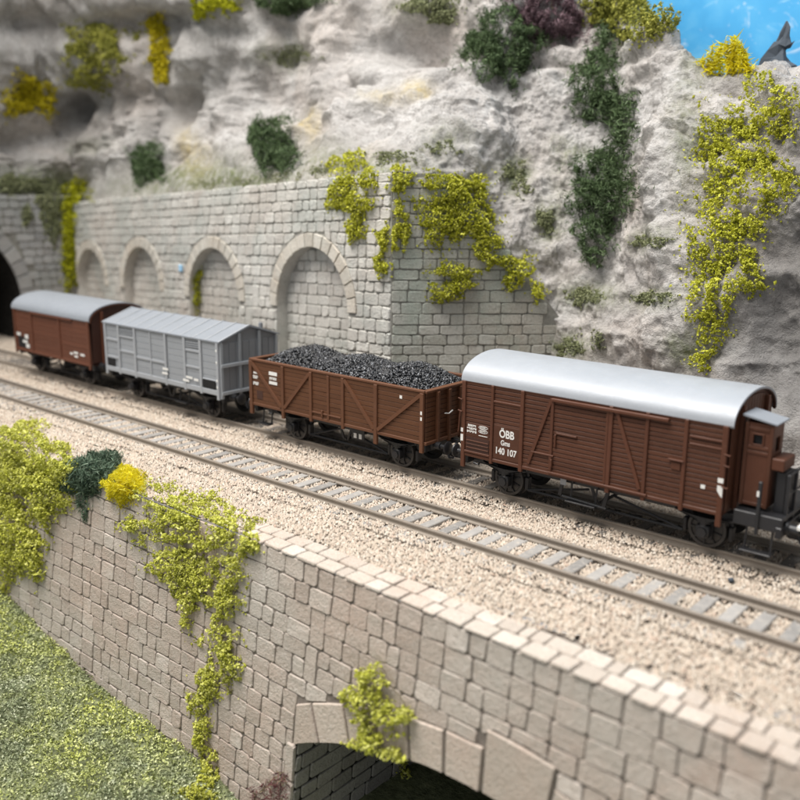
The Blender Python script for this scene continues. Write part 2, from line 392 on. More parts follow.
link('backing', np_mesh('backing', np.array(V)-org, Fc), 'front_mortar', fw); surface(V, Fc)
# left of the opening, down to the ground
stones = []
for r in ashlar(-326, 172, -112, -4.05, 5.3, 5.0, 9.2, .07):
    cu, cv = (r[0]+r[1])/2, (r[2]+r[3])/2
    r = (r[0], r[1], r[2], min(r[3], -4.02))
    if r[3]-r[2] < 1.2 or cu < -325: continue
    if cv < -57 and r[1] > -22.3 and r[0] < 116: r = (r[0], -22.3, r[2], r[3])
    if r[1]-r[0] < 1.2: continue
    poly = rect_poly(r, .32, .6, .26, sub=True)
    Ro = AR+RT+.4; pts = []; ins = 0
    for (pu, pv) in poly:
        if -30 < pu < 124:
            rr_ = math.hypot(pu-ACX, pv-ACZ)
            lim = Ro+(5.2 if 45.2 < pu < 63.2 else 0)
            if rr_ < lim and pv > -75 and (-20 < pu < 114):
                ins += 1; k = lim/rr_
                if pv < -46 and pu < 20: pu = -20.1
                else: pu, pv = ACX+(pu-ACX)*k, ACZ+(pv-ACZ)*k
        pts.append((pu, pv))
    if ins > len(poly)*.62: continue
    stones.append(stone_geo(pts, rnd.uniform(.26, .5), ffront, e=.2))
lay(fw, stones, 'front_stone')
# voussoirs
edges = [-19.6, -9.0, 2.5, 13, 23.5, 34.3, 45.4, 63, 76, 89, 101, 113.4]
for i in range(len(edges)-1):
    a, b = edges[i]+.42, edges[i+1]-.42; ro = AR+RT+(5 if i == 6 else 0); poly = []
    for k in range(5): u = a+(b-a)*k/4; poly.append((u, ACZ+math.sqrt(max(0, AR*AR-(u-ACX)**2))-.1))
    for k in range(5):
        u = b+(a-b)*k/4; fu = min(max(ACX+(u-ACX)*ro/AR, -19.2), 113.0)
        poly.append((fu, ACZ+math.sqrt(ro*ro-(fu-ACX)**2)))
    Vv, Ff = stone_geo(poly, .75, ffront, e=.25); c = np.mean(Vv, axis=0)
    link('voussoir', np_mesh('voussoir', np.array(Vv)-c, Ff), 'arch_stone', fw, c-org)
# jamb quoins left of the opening
z = -57.3
while z > -110:
    h = rnd.uniform(9, 14); Vv, Ff = stone_geo(rect_poly((-22.2, -18.4, z-h, z), .4, .5, .15), .9, ffront, e=.3); c = np.mean(Vv, axis=0)
    link('quoin', np_mesh('quoin', np.array(Vv)-c, Ff), 'front_stone', fw, c-org); z -= h
# barrel of the bridge: jamb wall, vault, back
def fjamb(u, v, d): return (-18.6+d, -84-BAT*(-4-v)+u, v)
mb = MB(); arc = [(-18.6, -112)]+[(-18.6+131.2*k/24, intr(-18.59+131.18*k/24)) for k in range(25)]+[(112.6, -112)]
n = len(arc); vv = [ffront(a, b, -.02) for a, b in arc]+[(a, -5, b) for a, b in arc]
mb.add(vv, [(i, i+1, n+i+1, n+i) for i in range(n-1)]+[tuple(range(n, 2*n))]); mb.v = [tuple(np.array(q)-org) for q in mb.v]
mb.build('vault', 'tunnel_dark', fw)  # unlit passage: darkness put into the colour, far end closed off
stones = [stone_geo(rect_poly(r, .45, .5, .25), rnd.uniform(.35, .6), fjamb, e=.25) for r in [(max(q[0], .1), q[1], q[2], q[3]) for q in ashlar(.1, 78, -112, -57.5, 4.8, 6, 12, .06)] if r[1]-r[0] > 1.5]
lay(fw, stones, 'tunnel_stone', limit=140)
# cap: two courses of pale slabs along the top, starting at the bend
def fcap(u, v, d): return (u, wall_y(u)-.9+v*.99, -4.0+d)
mb = MB(); vv, ff = [], []
cu = [-330+i*10 for i in range(51)]
for i, u in enumerate(cu):
    vv += [np.array(fcap(u, .9, -.05))-org, np.array(fcap(u, 14, -.05))-org]
    if i: a = len(vv)-4; ff.append((a, a+2, a+3, a+1))
mb.add(vv, ff); mb.build('cap_bed', 'cap_mortar', fw); surface([np.array(q)+org for q in vv], ff)
u = -46.0; capst = []
for row, (v0, v1) in enumerate(((.05, 5.7), (5.7, 11.4))):
    u = -48.0-row*3
    while u < 175:
        wd = rnd.uniform(5.2, 9.0) if rnd.random() > .2 else rnd.uniform(3.2, 4.6)
        capst.append((u, u+wd, v0+rnd.uniform(-.15, .15), v1+rnd.uniform(-.2, .2))); u += wd
for r in capst:
    Vv, Ff = stone_geo(rect_poly(r, .38, .5, .2), rnd.uniform(.5, .72), fcap, e=.25); c = np.mean(Vv, axis=0)
    link('cap_slab', np_mesh('cap_slab', np.array(Vv)-c, Ff), 'cap_stone', fw, c-org)

# ---- arcade wall behind the train
A9 = math.radians(9); AC = np.array([-89, 29.5, 0.]); TILT = .048
def farc(u, v, d): return (AC[0]-u*math.cos(A9)-d*math.sin(A9), AC[1]+u*math.sin(A9)-d*math.cos(A9), v-TILT*u)
ARCHES = [(56.7, 28.2, 74.4), (147, 26.8, 73.7), (235, 25.4, 74.0), (313.5, 23.6, 72.6)]   # centre, half width, crown
TOPV = 103.5
aw = thing('arcade_wall', 'tall pale stone retaining wall with four blind arches behind the wagons', 'wall', (AC[0], AC[1], -8)); org = np.array([AC[0], AC[1], -8.])
def arch_low(u, grow=0):
    for c, r, cr in ARCHES:
        if abs(u-c) < r+grow: return cr-r+math.sqrt((r+grow)**2-(u-c)**2)
    return None
us = set([0, 341]); 
for c, r, cr in ARCHES:
    for k in range(25): us.add(round(c-r*math.cos(math.pi*k/24), 3))
us |= set(x*5.0 for x in range(68)); us = sorted(us)
V, Fc = [], []
for i, u in enumerate(us[:-1]):
    u2 = us[i+1]; mid = (u+u2)/2; lo = arch_low(mid)
    def low(q):
        if lo is None: return -10
        for c, r, cr in ARCHES:
            if abs(mid-c) < r: return cr-r+math.sqrt(max(0, r*r-(q-c)**2))
    b = len(V); V += [farc(u, low(u), 0), farc(u2, low(u2), 0), farc(u2, TOPV, 0), farc(u, TOPV, 0)]; Fc.append((b, b+1, b+2, b+3))
link('backing', np_mesh('backing', np.array(V)-org, Fc), 'arcade_mortar', aw); surface(V, Fc)
mb = MB(); mb.add([np.array(farc(*q))-org for q in ((0, TOPV, 0), (341, TOPV, 0), (341, TOPV, -14), (0, TOPV, -14))], [(0, 1, 2, 3)])
mb.build('top_bed', 'arcade_stone', aw)
RD = 6.0
stones, rings = [], []
for (c, r, cr) in ARCHES:
    sp = cr-r; out = [(c+r, -10)]+[(c+r*math.cos(math.pi*k/22), sp+r*math.sin(math.pi*k/22)) for k in range(23)]+[(c-r, -10)]
    mb = MB(); n = len(out); vv = [np.array(farc(a, b, 0))-org for a, b in out]+[np.array(farc(a, b, -RD))-org for a, b in out]
    mb.add(vv, [(i, i+1, n+i+1, n+i) for i in range(n-1)]); mb.build('arch_reveal', 'arcade_stone', aw)
    mb = MB(); mb.add([np.array(farc(*q))-org for q in ((c-r-1, -10, -RD), (c+r+1, -10, -RD), (c+r+1, cr+1, -RD), (c-r-1, cr+1, -RD))], [(0, 1, 2, 3)])
    mb.build('infill_bed', 'arcade_mortar', aw); surface([np.array(q)+org for q in mb.v], mb.f)
    fi = lambda u, v, d: farc(u, v, d-RD)
    for q in ashlar(c-r, c+r, 14, cr, 4.9, 5.0, 9.5, .04):
        cu_, cv_ = (q[0]+q[1])/2, (q[2]+q[3])/2
        if abs(cu_-c) > r+1 or (cv_ > sp and math.hypot(cu_-c, cv_-sp) > r+1): continue
        stones.append(stone_geo(rect_poly(q, .42, .75, .25), rnd.uniform(.45, .85), fi, e=.36))
    k = 15; tk = 6.0
    for i in range(k):
        a0, a1 = math.pi*(i+.035)/k, math.pi*(i+.965)/k
        poly = [(c+(r-.1)*math.cos(a0+(a1-a0)*t), sp+(r-.1)*math.sin(a0+(a1-a0)*t)) for t in (0, .5, 1)]+[(c+(r+tk)*math.cos(a1+(a0-a1)*t), sp+(r+tk)*math.sin(a1+(a0-a1)*t)) for t in (0, .5, 1)]
        Vv, Ff = stone_geo(poly, 1.0, farc, e=.3); cc = np.mean(Vv, axis=0)
        link('voussoir', np_mesh('voussoir', np.array(Vv)-cc, Ff), 'ring_stone', aw, cc-org)
for q in ashlar(0, 341, 14, TOPV, 5.0, 5.2, 9.6, .05):
    cu_, cv_ = (q[0]+q[1])/2, (q[2]+q[3])/2; q = (max(q[0], 0), min(q[1], 341), q[2], min(q[3], TOPV))
    if q[1]-q[0] < 1.5 or q[3]-q[2] < 1.2: continue
    poly = rect_poly(q, .42, .75, .25, sub=True); pts = []; ins = 0; skip = False
    for (pu, pv) in poly:
        for (c, r, cr) in ARCHES:
            sp = cr-r; ro = r+6.4
            if pv > sp-.2:
                dd = math.hypot(pu-c, pv-sp)
                if dd < ro: ins += 1; kk = ro/max(dd, .1); pu, pv = c+(pu-c)*kk, sp+(pv-sp)*kk
            elif abs(pu-c) < r+.3: ins += 1; pu = c+(r+.3)*(1 if pu > c else -1)
        pts.append((pu, pv))
    if ins > len(poly)*.6: continue
    stones.append(stone_geo(pts, rnd.uniform(.5, 1.0), farc, e=.36))
lay(aw, stones, 'arcade_stone')

# ---- wing wall, turned 45 degrees away from the corner, raking down to the right
w45 = 1/math.sqrt(2)
def fwing(u, v, d): return (AC[0]+u*w45+d*w45, AC[1]+u*w45-d*w45, v)
def wing_top(u): return 103 if u < 24 else 103-(u-24)*1.25
ww = thing('wing_wall', 'grey-green stone wing wall turning back into the rock beside the arcade corner', 'wall', (AC[0]+25, AC[1]+25, -8)); org = np.array([AC[0]+25, AC[1]+25, -8.])
V, Fc = [], []
for i, u in enumerate(range(0, 85, 4)):
    V += [fwing(u, -10, 0), fwing(u, wing_top(u), 0)]
    if i: a = len(V)-4; Fc.append((a, a+2, a+3, a+1))
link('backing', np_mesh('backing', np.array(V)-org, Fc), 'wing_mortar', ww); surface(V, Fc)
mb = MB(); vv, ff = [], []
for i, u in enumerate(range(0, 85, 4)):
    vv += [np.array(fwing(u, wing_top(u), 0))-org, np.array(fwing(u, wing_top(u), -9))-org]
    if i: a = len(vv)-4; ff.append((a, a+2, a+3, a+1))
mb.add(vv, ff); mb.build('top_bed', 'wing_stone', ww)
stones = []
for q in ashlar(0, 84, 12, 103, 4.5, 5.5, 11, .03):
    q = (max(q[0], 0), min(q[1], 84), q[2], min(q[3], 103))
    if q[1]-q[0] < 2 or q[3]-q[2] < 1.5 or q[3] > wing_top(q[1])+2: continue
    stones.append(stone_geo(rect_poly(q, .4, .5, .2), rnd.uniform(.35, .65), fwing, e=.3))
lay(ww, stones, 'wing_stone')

# ---- tunnel portal at the far end
PX = -426.0
def fport(u, v, d): return (PX+d, u, v)
pw = thing('tunnel_portal', 'grey stone tunnel portal with dark mouth at the far end of the tracks', 'tunnel', (PX, -15, -8)); org = np.array([PX, -15, -8.])
PC, PR, PS = -15.0, 58.0, 22.0; PT = 92.0
V, Fc = [], []; us = sorted(set([-140, 88]+[round(PC-PR*math.cos(math.pi*k/40), 3) for k in range(41)]))
for i in range(len(us)-1):
    u, u2 = us[i], us[i+1]; mid = (u+u2)/2; low = (lambda q: PS+math.sqrt(max(0, PR*PR-(q-PC)**2))) if abs(mid-PC) < PR else (lambda q: -10)
    b = len(V); V += [fport(u, low(u), 0), fport(u2, low(u2), 0), fport(u2, PT, 0), fport(u, PT, 0)]; Fc.append((b, b+1, b+2, b+3))
link('backing', np_mesh('backing', np.array(V)-org, Fc), 'wing_mortar', pw); surface(V, Fc)
mb = MB(); out = [(PC+PR, -10)]+[(PC+PR*math.cos(math.pi*k/30), PS+PR*math.sin(math.pi*k/30)) for k in range(31)]+[(PC-PR, -10)]; n = len(out)
vv = [np.array(fport(a, b, 0))-org for a, b in out]+[np.array(fport(a, b, -160))-org for a, b in out]
mb.add(vv, [(i, i+1, n+i+1, n+i) for i in range(n-1)]+[tuple(range(n, 2*n))]); mb.build('tunnel_lining', 'tunnel_dark', pw)  # near-black colour carries the darkness of the bore
stones = []
for q in ashlar(-138, 88, -8, PT, 5, 5.5, 10, .05):
    cu_, cv_ = (q[0]+q[1])/2, (q[2]+q[3])/2; q = (q[0], min(q[1], 88), q[2], min(q[3], PT))
    if q[1]-q[0] < 1.5 or q[3]-q[2] < 1: continue
    if (cv_ > PS and math.hypot(cu_-PC, cv_-PS) < PR+11) or (cv_ <= PS and abs(cu_-PC) < PR+10.5): continue
    stones.append(stone_geo(rect_poly(q, .6, .8, .25), rnd.uniform(.5, .9), fport, e=.4))
lay(pw, stones, 'portal_stone', limit=120)
for i in range(21):
    a0, a1 = math.pi*(i+.03)/21, math.pi*(i+.97)/21
    poly = [(PC+(PR-.2)*math.cos(a), PS+(PR-.2)*math.sin(a)) for a in (a0, (a0+a1)/2, a1)]+[(PC+(PR+9)*math.cos(a), PS+(PR+9)*math.sin(a)) for a in (a1, (a0+a1)/2, a0)]
    Vv, Ff = stone_geo(poly, 1.6, fport, e=.5); cc = np.mean(Vv, axis=0); link('voussoir', np_mesh('voussoir', np.array(Vv)-cc, Ff), 'portal_stone', pw, cc-org)
for sgn in (-1, 1):
    for k in range(3):
        Vv, Ff = stone_geo(rect_poly((PC+sgn*(PR+4.4)-4.4, PC+sgn*(PR+4.4)+4.4, PS-10.5*(k+1), PS-10.5*k), .5, .5, .1), 1.6, fport, e=.5); cc = np.mean(Vv, axis=0)
        link('quoin', np_mesh('quoin', np.array(Vv)-cc, Ff), 'portal_stone', pw, cc-org)

# ------------------------------------------------------------------ rock face (lofted from plan and profile, then weathered)
CP = [
 [(170, 30, -10), (170, 34, 40), (168, 46, 90), (164, 64, 116), (160, 92, 138), (158, 170, 126)],
 [(100, 35, -10), (100, 39, 40), (97, 50, 90), (92, 70, 118), (86, 98, 140), (80, 172, 126)],
 [(60, 41, -10), (60, 45, 40), (56, 56, 90), (50, 76, 120), (42, 103, 142), (36, 175, 128)],
 [(22, 51, -10), (21, 55, 40), (17, 67, 90), (10, 86, 118), (2, 108, 142), (-12, 172, 130)],
 [(-10, 63, -10), (-12, 66, 40), (-16, 79, 90), (-22, 98, 126), (-29, 118, 160), (-42, 165, 156)],
 [(-40, 78, -10), (-42, 81, 40), (-46, 92, 90), (-52, 110, 130), (-58, 132, 178), (-72, 168, 225)],
 [(-66, 64, -10), (-68, 67, 52), (-71, 80, 92), (-78, 104, 130), (-84, 130, 180), (-98, 165, 255)],
 [(-96, 45, -10), (-96, 45, 60), (-97, 42, 102), (-104, 80, 126), (-112, 116, 175), (-124, 158, 260)],
 [(-180, 58, -10), (-180, 58, 60), (-181, 54, 97.5), (-186, 84, 120), (-192, 112, 165), (-197, 128, 260)],
 [(-280, 74, -10), (-280, 74, 60), (-281, 70, 93), (-287, 96, 114), (-290, 114, 152), (-286, 88, 262)],
 [(-370, 88, -10), (-370, 88, 60), (-372, 84, 88.5), (-380, 104, 110), (-386, 112, 150), (-374, 72, 265)],
 [(-446, 104, 60), (-446, 104, 74), (-440, 96, 88), (-452, 102, 110), (-456, 95, 150), (-432, 58, 268)],
 [(-452, 40, 84), (-450, 40, 86), (-438, 40, 90), (-450, 38, 112), (-453, 31, 150), (-428, 16, 268)],
 [(-452, -50, 84), (-450, -50, 86), (-438, -50, 90), (-448, -52, 112), (-450, -55, 150), (-428, -60, 268)],
 [(-452, -150, 84), (-450, -150, 86), (-438, -150, 90), (-446, -152, 112), (-455, -155, 160), (-462, -160, 268)]]
CPa = np.array(CP, float)
def cr_interp(A, t):
    n = A.shape[0]; i = np.clip(np.floor(t).astype(int), 0, n-2); f = (t-i)[:, None, None]
    g = lambda k: A[np.clip(i+k, 0, n-1)]
    p0, p1, p2, p3 = g(-1), g(0), g(1), g(2); tn = .7
    m1, m2 = (p2-p0)*.5*tn, (p3-p1)*.5*tn
    return (2*f**3-3*f**2+1)*p1+(f**3-2*f**2+f)*m1+(-2*f**3+3*f**2)*p2+(f**3-f**2)*m2
NS, NV = 780, 350
ts = np.interp(np.linspace(0, 1, NS), [0, .10, .62, 1], [0, 1, 7.2, len(CP)-1])
tv = np.interp(np.linspace(0, 1, NV), [0, .08, .3, .62, .88, 1], [0, 1, 2, 3.2, 4.3, 5])
G = cr_interp(CPa, ts)                       # NS x 6 x 3
G = np.transpose(cr_interp(np.transpose(G, (1, 0, 2)), tv), (1, 0, 2))   # NS x NV x 3
def normals(G):
    a = np.gradient(G, axis=0); b = np.gradient(G, axis=1); n = np.cross(b, a); n /= np.linalg.norm(n, axis=2, keepdims=True)+1e-9; return n
N0 = normals(G)
if N0[NS//3, NV//2, 1] > 0: N0 = -N0
px, py, _ = project(G.reshape(-1, 3)); px = px.reshape(NS, NV); py = py.reshape(NS, NV)
def blob(cx, cy, sx, sy): return np.exp(-((px-cx)/sx)**2-((py-cy)/sy)**2)
hid = np.interp(ts, [0, 4, 5, 6, 7, 14], [-20, -20, 20, 66, 98, 92])[:, None]-np.interp(ts, [7, 11], [0, 5])[:, None]
amp = np.clip((G[..., 2]-hid)/16, 0, 1)
D = 10.0*fbm(G, 62, 3)+4.6*fbm(G+50, 30, 4, .5, True)+2.6*fbm(G*np.array([1, 1, .7])+9, 12, 4, .55)
D += 2.2*fbm(G+13, 16, 4, .55, True)+1.9*np.abs(fbm(G+31, 7, 4, .65))-1.3*np.clip(fbm(G+91, 9, 3, .6, True), .3, 1)+.6*fbm(G+77, 2.8, 2)
D += -5.0*np.clip(.16-np.abs(fbm(G+140, 38, 3, .5)), 0, 1)/.16*np.clip(fbm(G+300, 60, 2)*3+.4, 0, 1)
D += 12*np.abs(fbm(G+200, 46, 2))*np.interp(G[..., 0], [-160, -60], [1, .35])
for cx, cy, sx, sy, a in ((415, 50, 42, 18, -20), (420, 12, 50, 16, 5), (490, 125, 55, 40, 10), (330, 50, 20, 55, 10), (285, 105, 26, 20, -11), (375, 110, 45, 20, 4),
                          (605, 150, 26, 120, -10), (668, 190, 24, 110, 11), (775, 300, 40, 100, -13), (560, 250, 22, 60, 4), (640, 330, 40, 25, 5),
                          (78, 115, 14, 18, -24), (192, 105, 13, 28, -18), (150, 22, 50, 14, -16), (30, 25, 34, 14, -16), (120, 100, 40, 12, -9), (20, 140, 30, 10, -8), (225, 140, 36, 35, 11), (110, 165, 40, 24, 6),
                          (95, 50, 40, 30, 5), (215, 45, 30, 40, 5), (40, 165, 30, 20, 5), (725, 80, 40, 10, -6), (770, 85, 22, 12, 6)):
    D += a*blob(cx, cy, sx, sy)
G2 = G+N0*(D*amp)[..., None]
# drop what lies in front of the far walls' tops (keep the rock behind the masonry)
V = G2.reshape(-1, 3); ii, jj = np.meshgrid(np.arange(NS-1), np.arange(NV-1), indexing='ij'); q = (ii*NV+jj).ravel()
Fq = np.stack([q, q+NV, q+NV+1, q+1], 1)
me = np_mesh('cliff', V, Fq, True)
paintv = np.zeros((NS, NV, 4), np.float32); paintv[..., 3] = 1
pn = fbm(G+5, 9, 3)*.5+.5
moss = sum(a*blob(x, y, sx, sy) for x, y, sx, sy, a in ((515, 178, 16, 18, 1.4), (545, 225, 12, 18, 1.2), (585, 296, 22, 14, 1.3), (655, 300, 30, 10, 1.2), (570, 150, 18, 10, .9), (575, 345, 26, 14, 1.2), (650, 240, 26, 12, 1.0),
    (290, 55, 26, 14, .8), (360, 170, 70, 12, .9), (430, 12, 30, 12, 1.2), (445, 150, 20, 10, .8), (205, 180, 40, 10, 1.1), (260, 185, 60, 8, .9), (30, 185, 45, 14, 1.4), (150, 190, 40, 10, .8),
    (60, 205, 26, 18, 1.0), (690, 130, 14, 60, .8), (690, 350, 18, 18, 1.1), (100, 150, 30, 10, .6), (705, 60, 16, 10, .9), (620, 30, 20, 20, .8), (560, 205, 10, 50, .5)))
och = sum(a*blob(x, y, sx, sy) for x, y, sx, sy, a in ((318, 135, 13, 16, 1.2), (425, 100, 13, 10, 1.0), (395, 112, 20, 8, .6), (195, 150, 10, 26, .9), (210, 165, 14, 14, .6)))
grey = sum(a*blob(x, y, sx, sy) for x, y, sx, sy, a in ((775, 290, 50, 110, 1.15), (785, 380, 70, 60, 1.1), (75, 112, 18, 22, 1.2), (795, 180, 26, 60, .9), (770, 85, 30, 12, .5)))  # shade painted onto the right-hand rock, plus a dark tone in the left hollow
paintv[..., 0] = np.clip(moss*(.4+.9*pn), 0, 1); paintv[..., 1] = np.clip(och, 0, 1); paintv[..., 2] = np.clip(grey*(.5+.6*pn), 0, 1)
ca = me.color_attributes.new('paint', 'FLOAT_COLOR', 'POINT'); ca.data.foreach_set('color', paintv.ravel())
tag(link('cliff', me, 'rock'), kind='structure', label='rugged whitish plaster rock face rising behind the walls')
st = 3; Gc = G2[::st, ::st]; a, b = Gc.shape[:2]; ii, jj = np.meshgrid(np.arange(a-1), np.arange(b-1), indexing='ij'); q = (ii*b+jj).ravel()
surface(Gc.reshape(-1, 3), np.stack([q, q+b, q+b+1, q+1], 1))

# ---- painted sky backdrop and the grey painted peak in front of it
mb = MB(); bx = [(-330+i*40, 240+((i-12)/12)**2*-30) for i in range(25)]
mb.add([(x, y, z) for x, y in bx for z in (60, 420)], [(2*i, 2*i+2, 2*i+3, 2*i+1) for i in range(24)])
mb.add([(x, y+3, z) for x, y in bx for z in (60, 420)], [(2*i, 2*i+1, 2*i+3, 2*i+2) for i in range(24)])
tag(mb.build('sky', 'painted_sky'), kind='structure', label='painted blue backdrop board with pale brushed swirls')

# ------------------------------------------------------------------ ground
def ground_z(x, y):
    b = np.interp(x, [-330, -200, -120, -55, -20, 160], [-56, -64, -78, -82, -92, -96]); return b-.10*np.clip(-92-y, -20, 200)+0*y
gx, gy = np.meshgrid(np.linspace(-420, 170, 220), np.linspace(-330, -4, 150), indexing='ij')
gz = ground_z(gx, gy)+1.4*fbm(np.stack([gx, gy, 0*gx], -1), 22, 3)
V = np.stack([gx, gy, gz], -1).reshape(-1, 3); a, b = gx.shape; ii, jj = np.meshgrid(np.arange(a-1), np.arange(b-1), indexing='ij'); q = (ii*b+jj).ravel()
Fq = np.stack([q, q+b, q+b+1, q+1], 1)
tag(link('ground', np_mesh('ground', V, Fq, True), 'turf_soil'), kind='structure'); surface(V, Fq)
gx, gy = np.meshgrid(np.linspace(-580, 200, 130), np.linspace(-72, 90, 54), indexing='ij')
def bed_z(x, y):
    return -3.4+.25*np.sin(x*.13)+np.where(y < -56, -.035*(-56-y), 0)
gz = bed_z(gx, gy)+.3*fbm(np.stack([gx, gy, 0*gx], -1), 12, 3)
V = np.stack([gx, gy, gz], -1).reshape(-1, 3); a, b = gx.shape; ii, jj = np.meshgrid(np.arange(a-1), np.arange(b-1), indexing='ij'); q = (ii*b+jj).ravel()
Fq = np.stack([q, q+b, q+b+1, q+1], 1)
tag(link('track_bed', np_mesh('track_bed', V, Fq, True), 'track_dust'), kind='structure'); surface(V, Fq)

# ------------------------------------------------------------------ tracks
DTR = 41.4
def track(name, label, yc, mat, z0):
    t = thing(name, label, 'railway track', (0, yc, -3.8))
    prof = [(-1.25, -2.2), (1.25, -2.2), (1.2, -1.85), (.3, -1.55), (.25, -.75), (.55, -.55), (.55, -.08), (.4, 0), (-.4, 0), (-.55, -.08), (-.55, -.55), (-.25, -.75), (-.3, -1.55), (-1.2, -1.85)]
    for s in (-1, 1):
        MB().prism([(s*8.65+a, b+3.8) for a, b in prof], 'x', -575, 195).build('rail', 'rail_steel', t)
    bm = MB().bbox(-1.7, 1.7, -14.5, 14.5, -1.6, 0, .22); mesh = bm.mesh('sleeper'); chair = MB()
    i = 0
    x = 60.5-7.05*90
    while x < 190:
        o = link('sleeper', mesh, mat, t, (x, rnd.uniform(-.3, .3), 3.8+z0+rnd.uniform(-.08, .08)), (rnd.uniform(-.004, .004), 0, rnd.uniform(-.012, .012)))
        if x > -120:
            if i == 0:
                for s in (-1, 1):
                    for q in (-1, 1): chair.box(-.8, .8, s*8.65+q*1.35-.45, s*8.65+q*1.35+.45, 0, .5)
                cm = chair.mesh('rail_clip')
            i += 1; link('rail_clip', cm, 'rail_steel', o, (0, 0, .01))
        x += 7.05
    return t
track('railway_track', 'front railway track with grey sleepers, empty, nearest the low wall', -DTR, 'sleeper_wood', -2.15)
track('railway_track', 'rear railway track on which the four goods wagons stand', 0, 'dark_sleeper', -2.3)

# ------------------------------------------------------------------ scatter helpers
OCT = np.array([[1, 0, 0], [-1, 0, 0], [0, 1, 0], [0, -1, 0], [0, 0, 1], [0, 0, -1]], float)
OCTF = np.array([[0, 2, 4], [2, 1, 4], [1, 3, 4], [3, 0, 4], [2, 0, 5], [1, 2, 5], [3, 1, 5], [0, 3, 5]])
def pebbles(P, size):
    n = len(P); b = np.array([[1, 0, -.7], [0, 1, -.7], [-1, 0, -.7], [0, -1, -.7], [0, 0, .85]])
    a = NR.rand(n)*2*math.pi; base = b[None]*(1+NR.uniform(-.35, .35, (n, 5, 1)))+NR.uniform(-.22, .22, (n, 5, 3))
    x = base[..., 0]*np.cos(a)[:, None]-base[..., 1]*np.sin(a)[:, None]; y = base[..., 0]*np.sin(a)[:, None]+base[..., 1]*np.cos(a)[:, None]
    V = np.stack([x, y, base[..., 2]], -1)*np.asarray(size).reshape(-1, 1, 1)+np.asarray(P)[:, None, :]
    F = np.array([[0, 1, 4], [1, 2, 4], [2, 3, 4], [3, 0, 4]])
    return V.reshape(-1, 3), (F[None]+5*np.arange(n)[:, None, None]).reshape(-1, 3)
def rotmats(n):
    q = NR.normal(size=(n, 4)); q /= np.linalg.norm(q, axis=1, keepdims=True); a, b, c, d = q.T
    return np.stack([np.stack([1-2*(c*c+d*d), 2*(b*c-a*d), 2*(b*d+a*c)], -1), np.stack([2*(b*c+a*d), 1-2*(b*b+d*d), 2*(c*d-a*b)], -1),
                     np.stack([2*(b*d-a*c), 2*(c*d+a*b), 1-2*(b*b+c*c)], -1)], 1)
def chunks(P, size, squash=(1, 1, 1), jit=.35):
    n = len(P); base = OCT[None]*np.array(squash)*(1+NR.uniform(-jit, jit, (n, 6, 1)))+NR.uniform(-.2, .2, (n, 6, 3))*jit
    V = np.einsum('nij,nkj->nki', rotmats(n), base)*np.asarray(size).reshape(-1, 1, 1)+np.asarray(P)[:, None, :]
    return V.reshape(-1, 3), (OCTF[None]+6*np.arange(n)[:, None, None]).reshape(-1, 3)
LEAF = np.array([[-1, 0, 0], [0, -.62, .22], [1, 0, 0.1], [0, .62, .22], [0, 0, -.12]], float); LEAFF = np.array([[0, 1, 4], [1, 2, 4], [2, 3, 4], [3, 0, 4]])
def leaves(P, size):
    n = len(P); base = LEAF[None]*(1+NR.uniform(-.3, .3, (n, 5, 1)))
    V = np.einsum('nij,nkj->nki', rotmats(n), base)*np.asarray(size).reshape(-1, 1, 1)+np.asarray(P)[:, None, :]
    return V.reshape(-1, 3), (LEAFF[None]+5*np.arange(n)[:, None, None]).reshape(-1, 3)
NEED = np.array([[-1, 0, 0], [0, .13, .1], [1, 0, 0], [0, -.13, .1]], float); NEEDF = np.array([[0, 3, 1], [3, 2, 1]])
def needles(P, size):
    n = len(P); base = NEED[None]*(1+NR.uniform(-.3, .3, (n, 4, 1)))
    V = np.einsum('nij,nkj->nki', rotmats(n), base)*np.asarray(size).reshape(-1, 1, 1)+np.asarray(P)[:, None, :]
    return V.reshape(-1, 3), (NEEDF[None]+4*np.arange(n)[:, None, None]).reshape(-1, 3)

# ballast
n = 230000
bx_ = NR.uniform(-470, 150, n); by_ = NR.uniform(-83.5, 60, n)
keep = NR.rand(n) < np.where(bx_ < -220, .5, 1)
lim = np.where(bx_ < -40, -73.0, -73.0-.035*(bx_+40))+1.3*fbm(np.stack([bx_, 0*bx_, 0*bx_], -1), 14, 3)*2
lim = np.where(bx_ < -49, -82.8, lim)
keep &= by_ > lim
back = np.where(bx_ < -89, 27+(-89-bx_)*.158, np.where(bx_ < -44, 30+(bx_+89), np.interp(bx_, [-44, 0, 60, 170], [72, 55, 38, 28])))
keep &= by_ < back-1
bz = bed_z(bx_, by_)+NR.uniform(.5, 1.15, n)
for yc in (0, -DTR):
    dy = np.abs(by_-yc)
    keep &= ~(np.abs(dy-8.65) < 1.0)
    near = dy < 14.7; fx = np.abs(((bx_-60.5+7.05*1000+3.525) % 7.05)-3.525)
    onsl = near & (fx < 1.7)
    if yc == 0: keep &= ~(onsl & (NR.rand(n) < .55))
    else: keep &= ~(onsl & (dy < 8) & (NR.rand(n) < .72)) & ~(onsl & (dy >= 8) & (NR.rand(n) < .12))
    bz = np.where((dy >= 9.5) & (dy < 17), np.maximum(bz, -2.1+NR.uniform(-.1, .5, n)), bz)
    bz = np.where(near & (dy < 8), np.minimum(bz, -2.15+NR.uniform(-.3, .25, n)), bz)
P = np.stack([bx_, by_, bz], -1)[keep]; size = NR.uniform(.25, .50, len(P))*np.where(P[:, 1] < -56, 1.15, 1)
V, Fq = pebbles(P, size*.95)
tag(link('ballast', np_mesh('ballast', V, Fq), 'ballast'), 'loose cream and pinkish ballast stones around the tracks', 'ballast', kind='stuff')
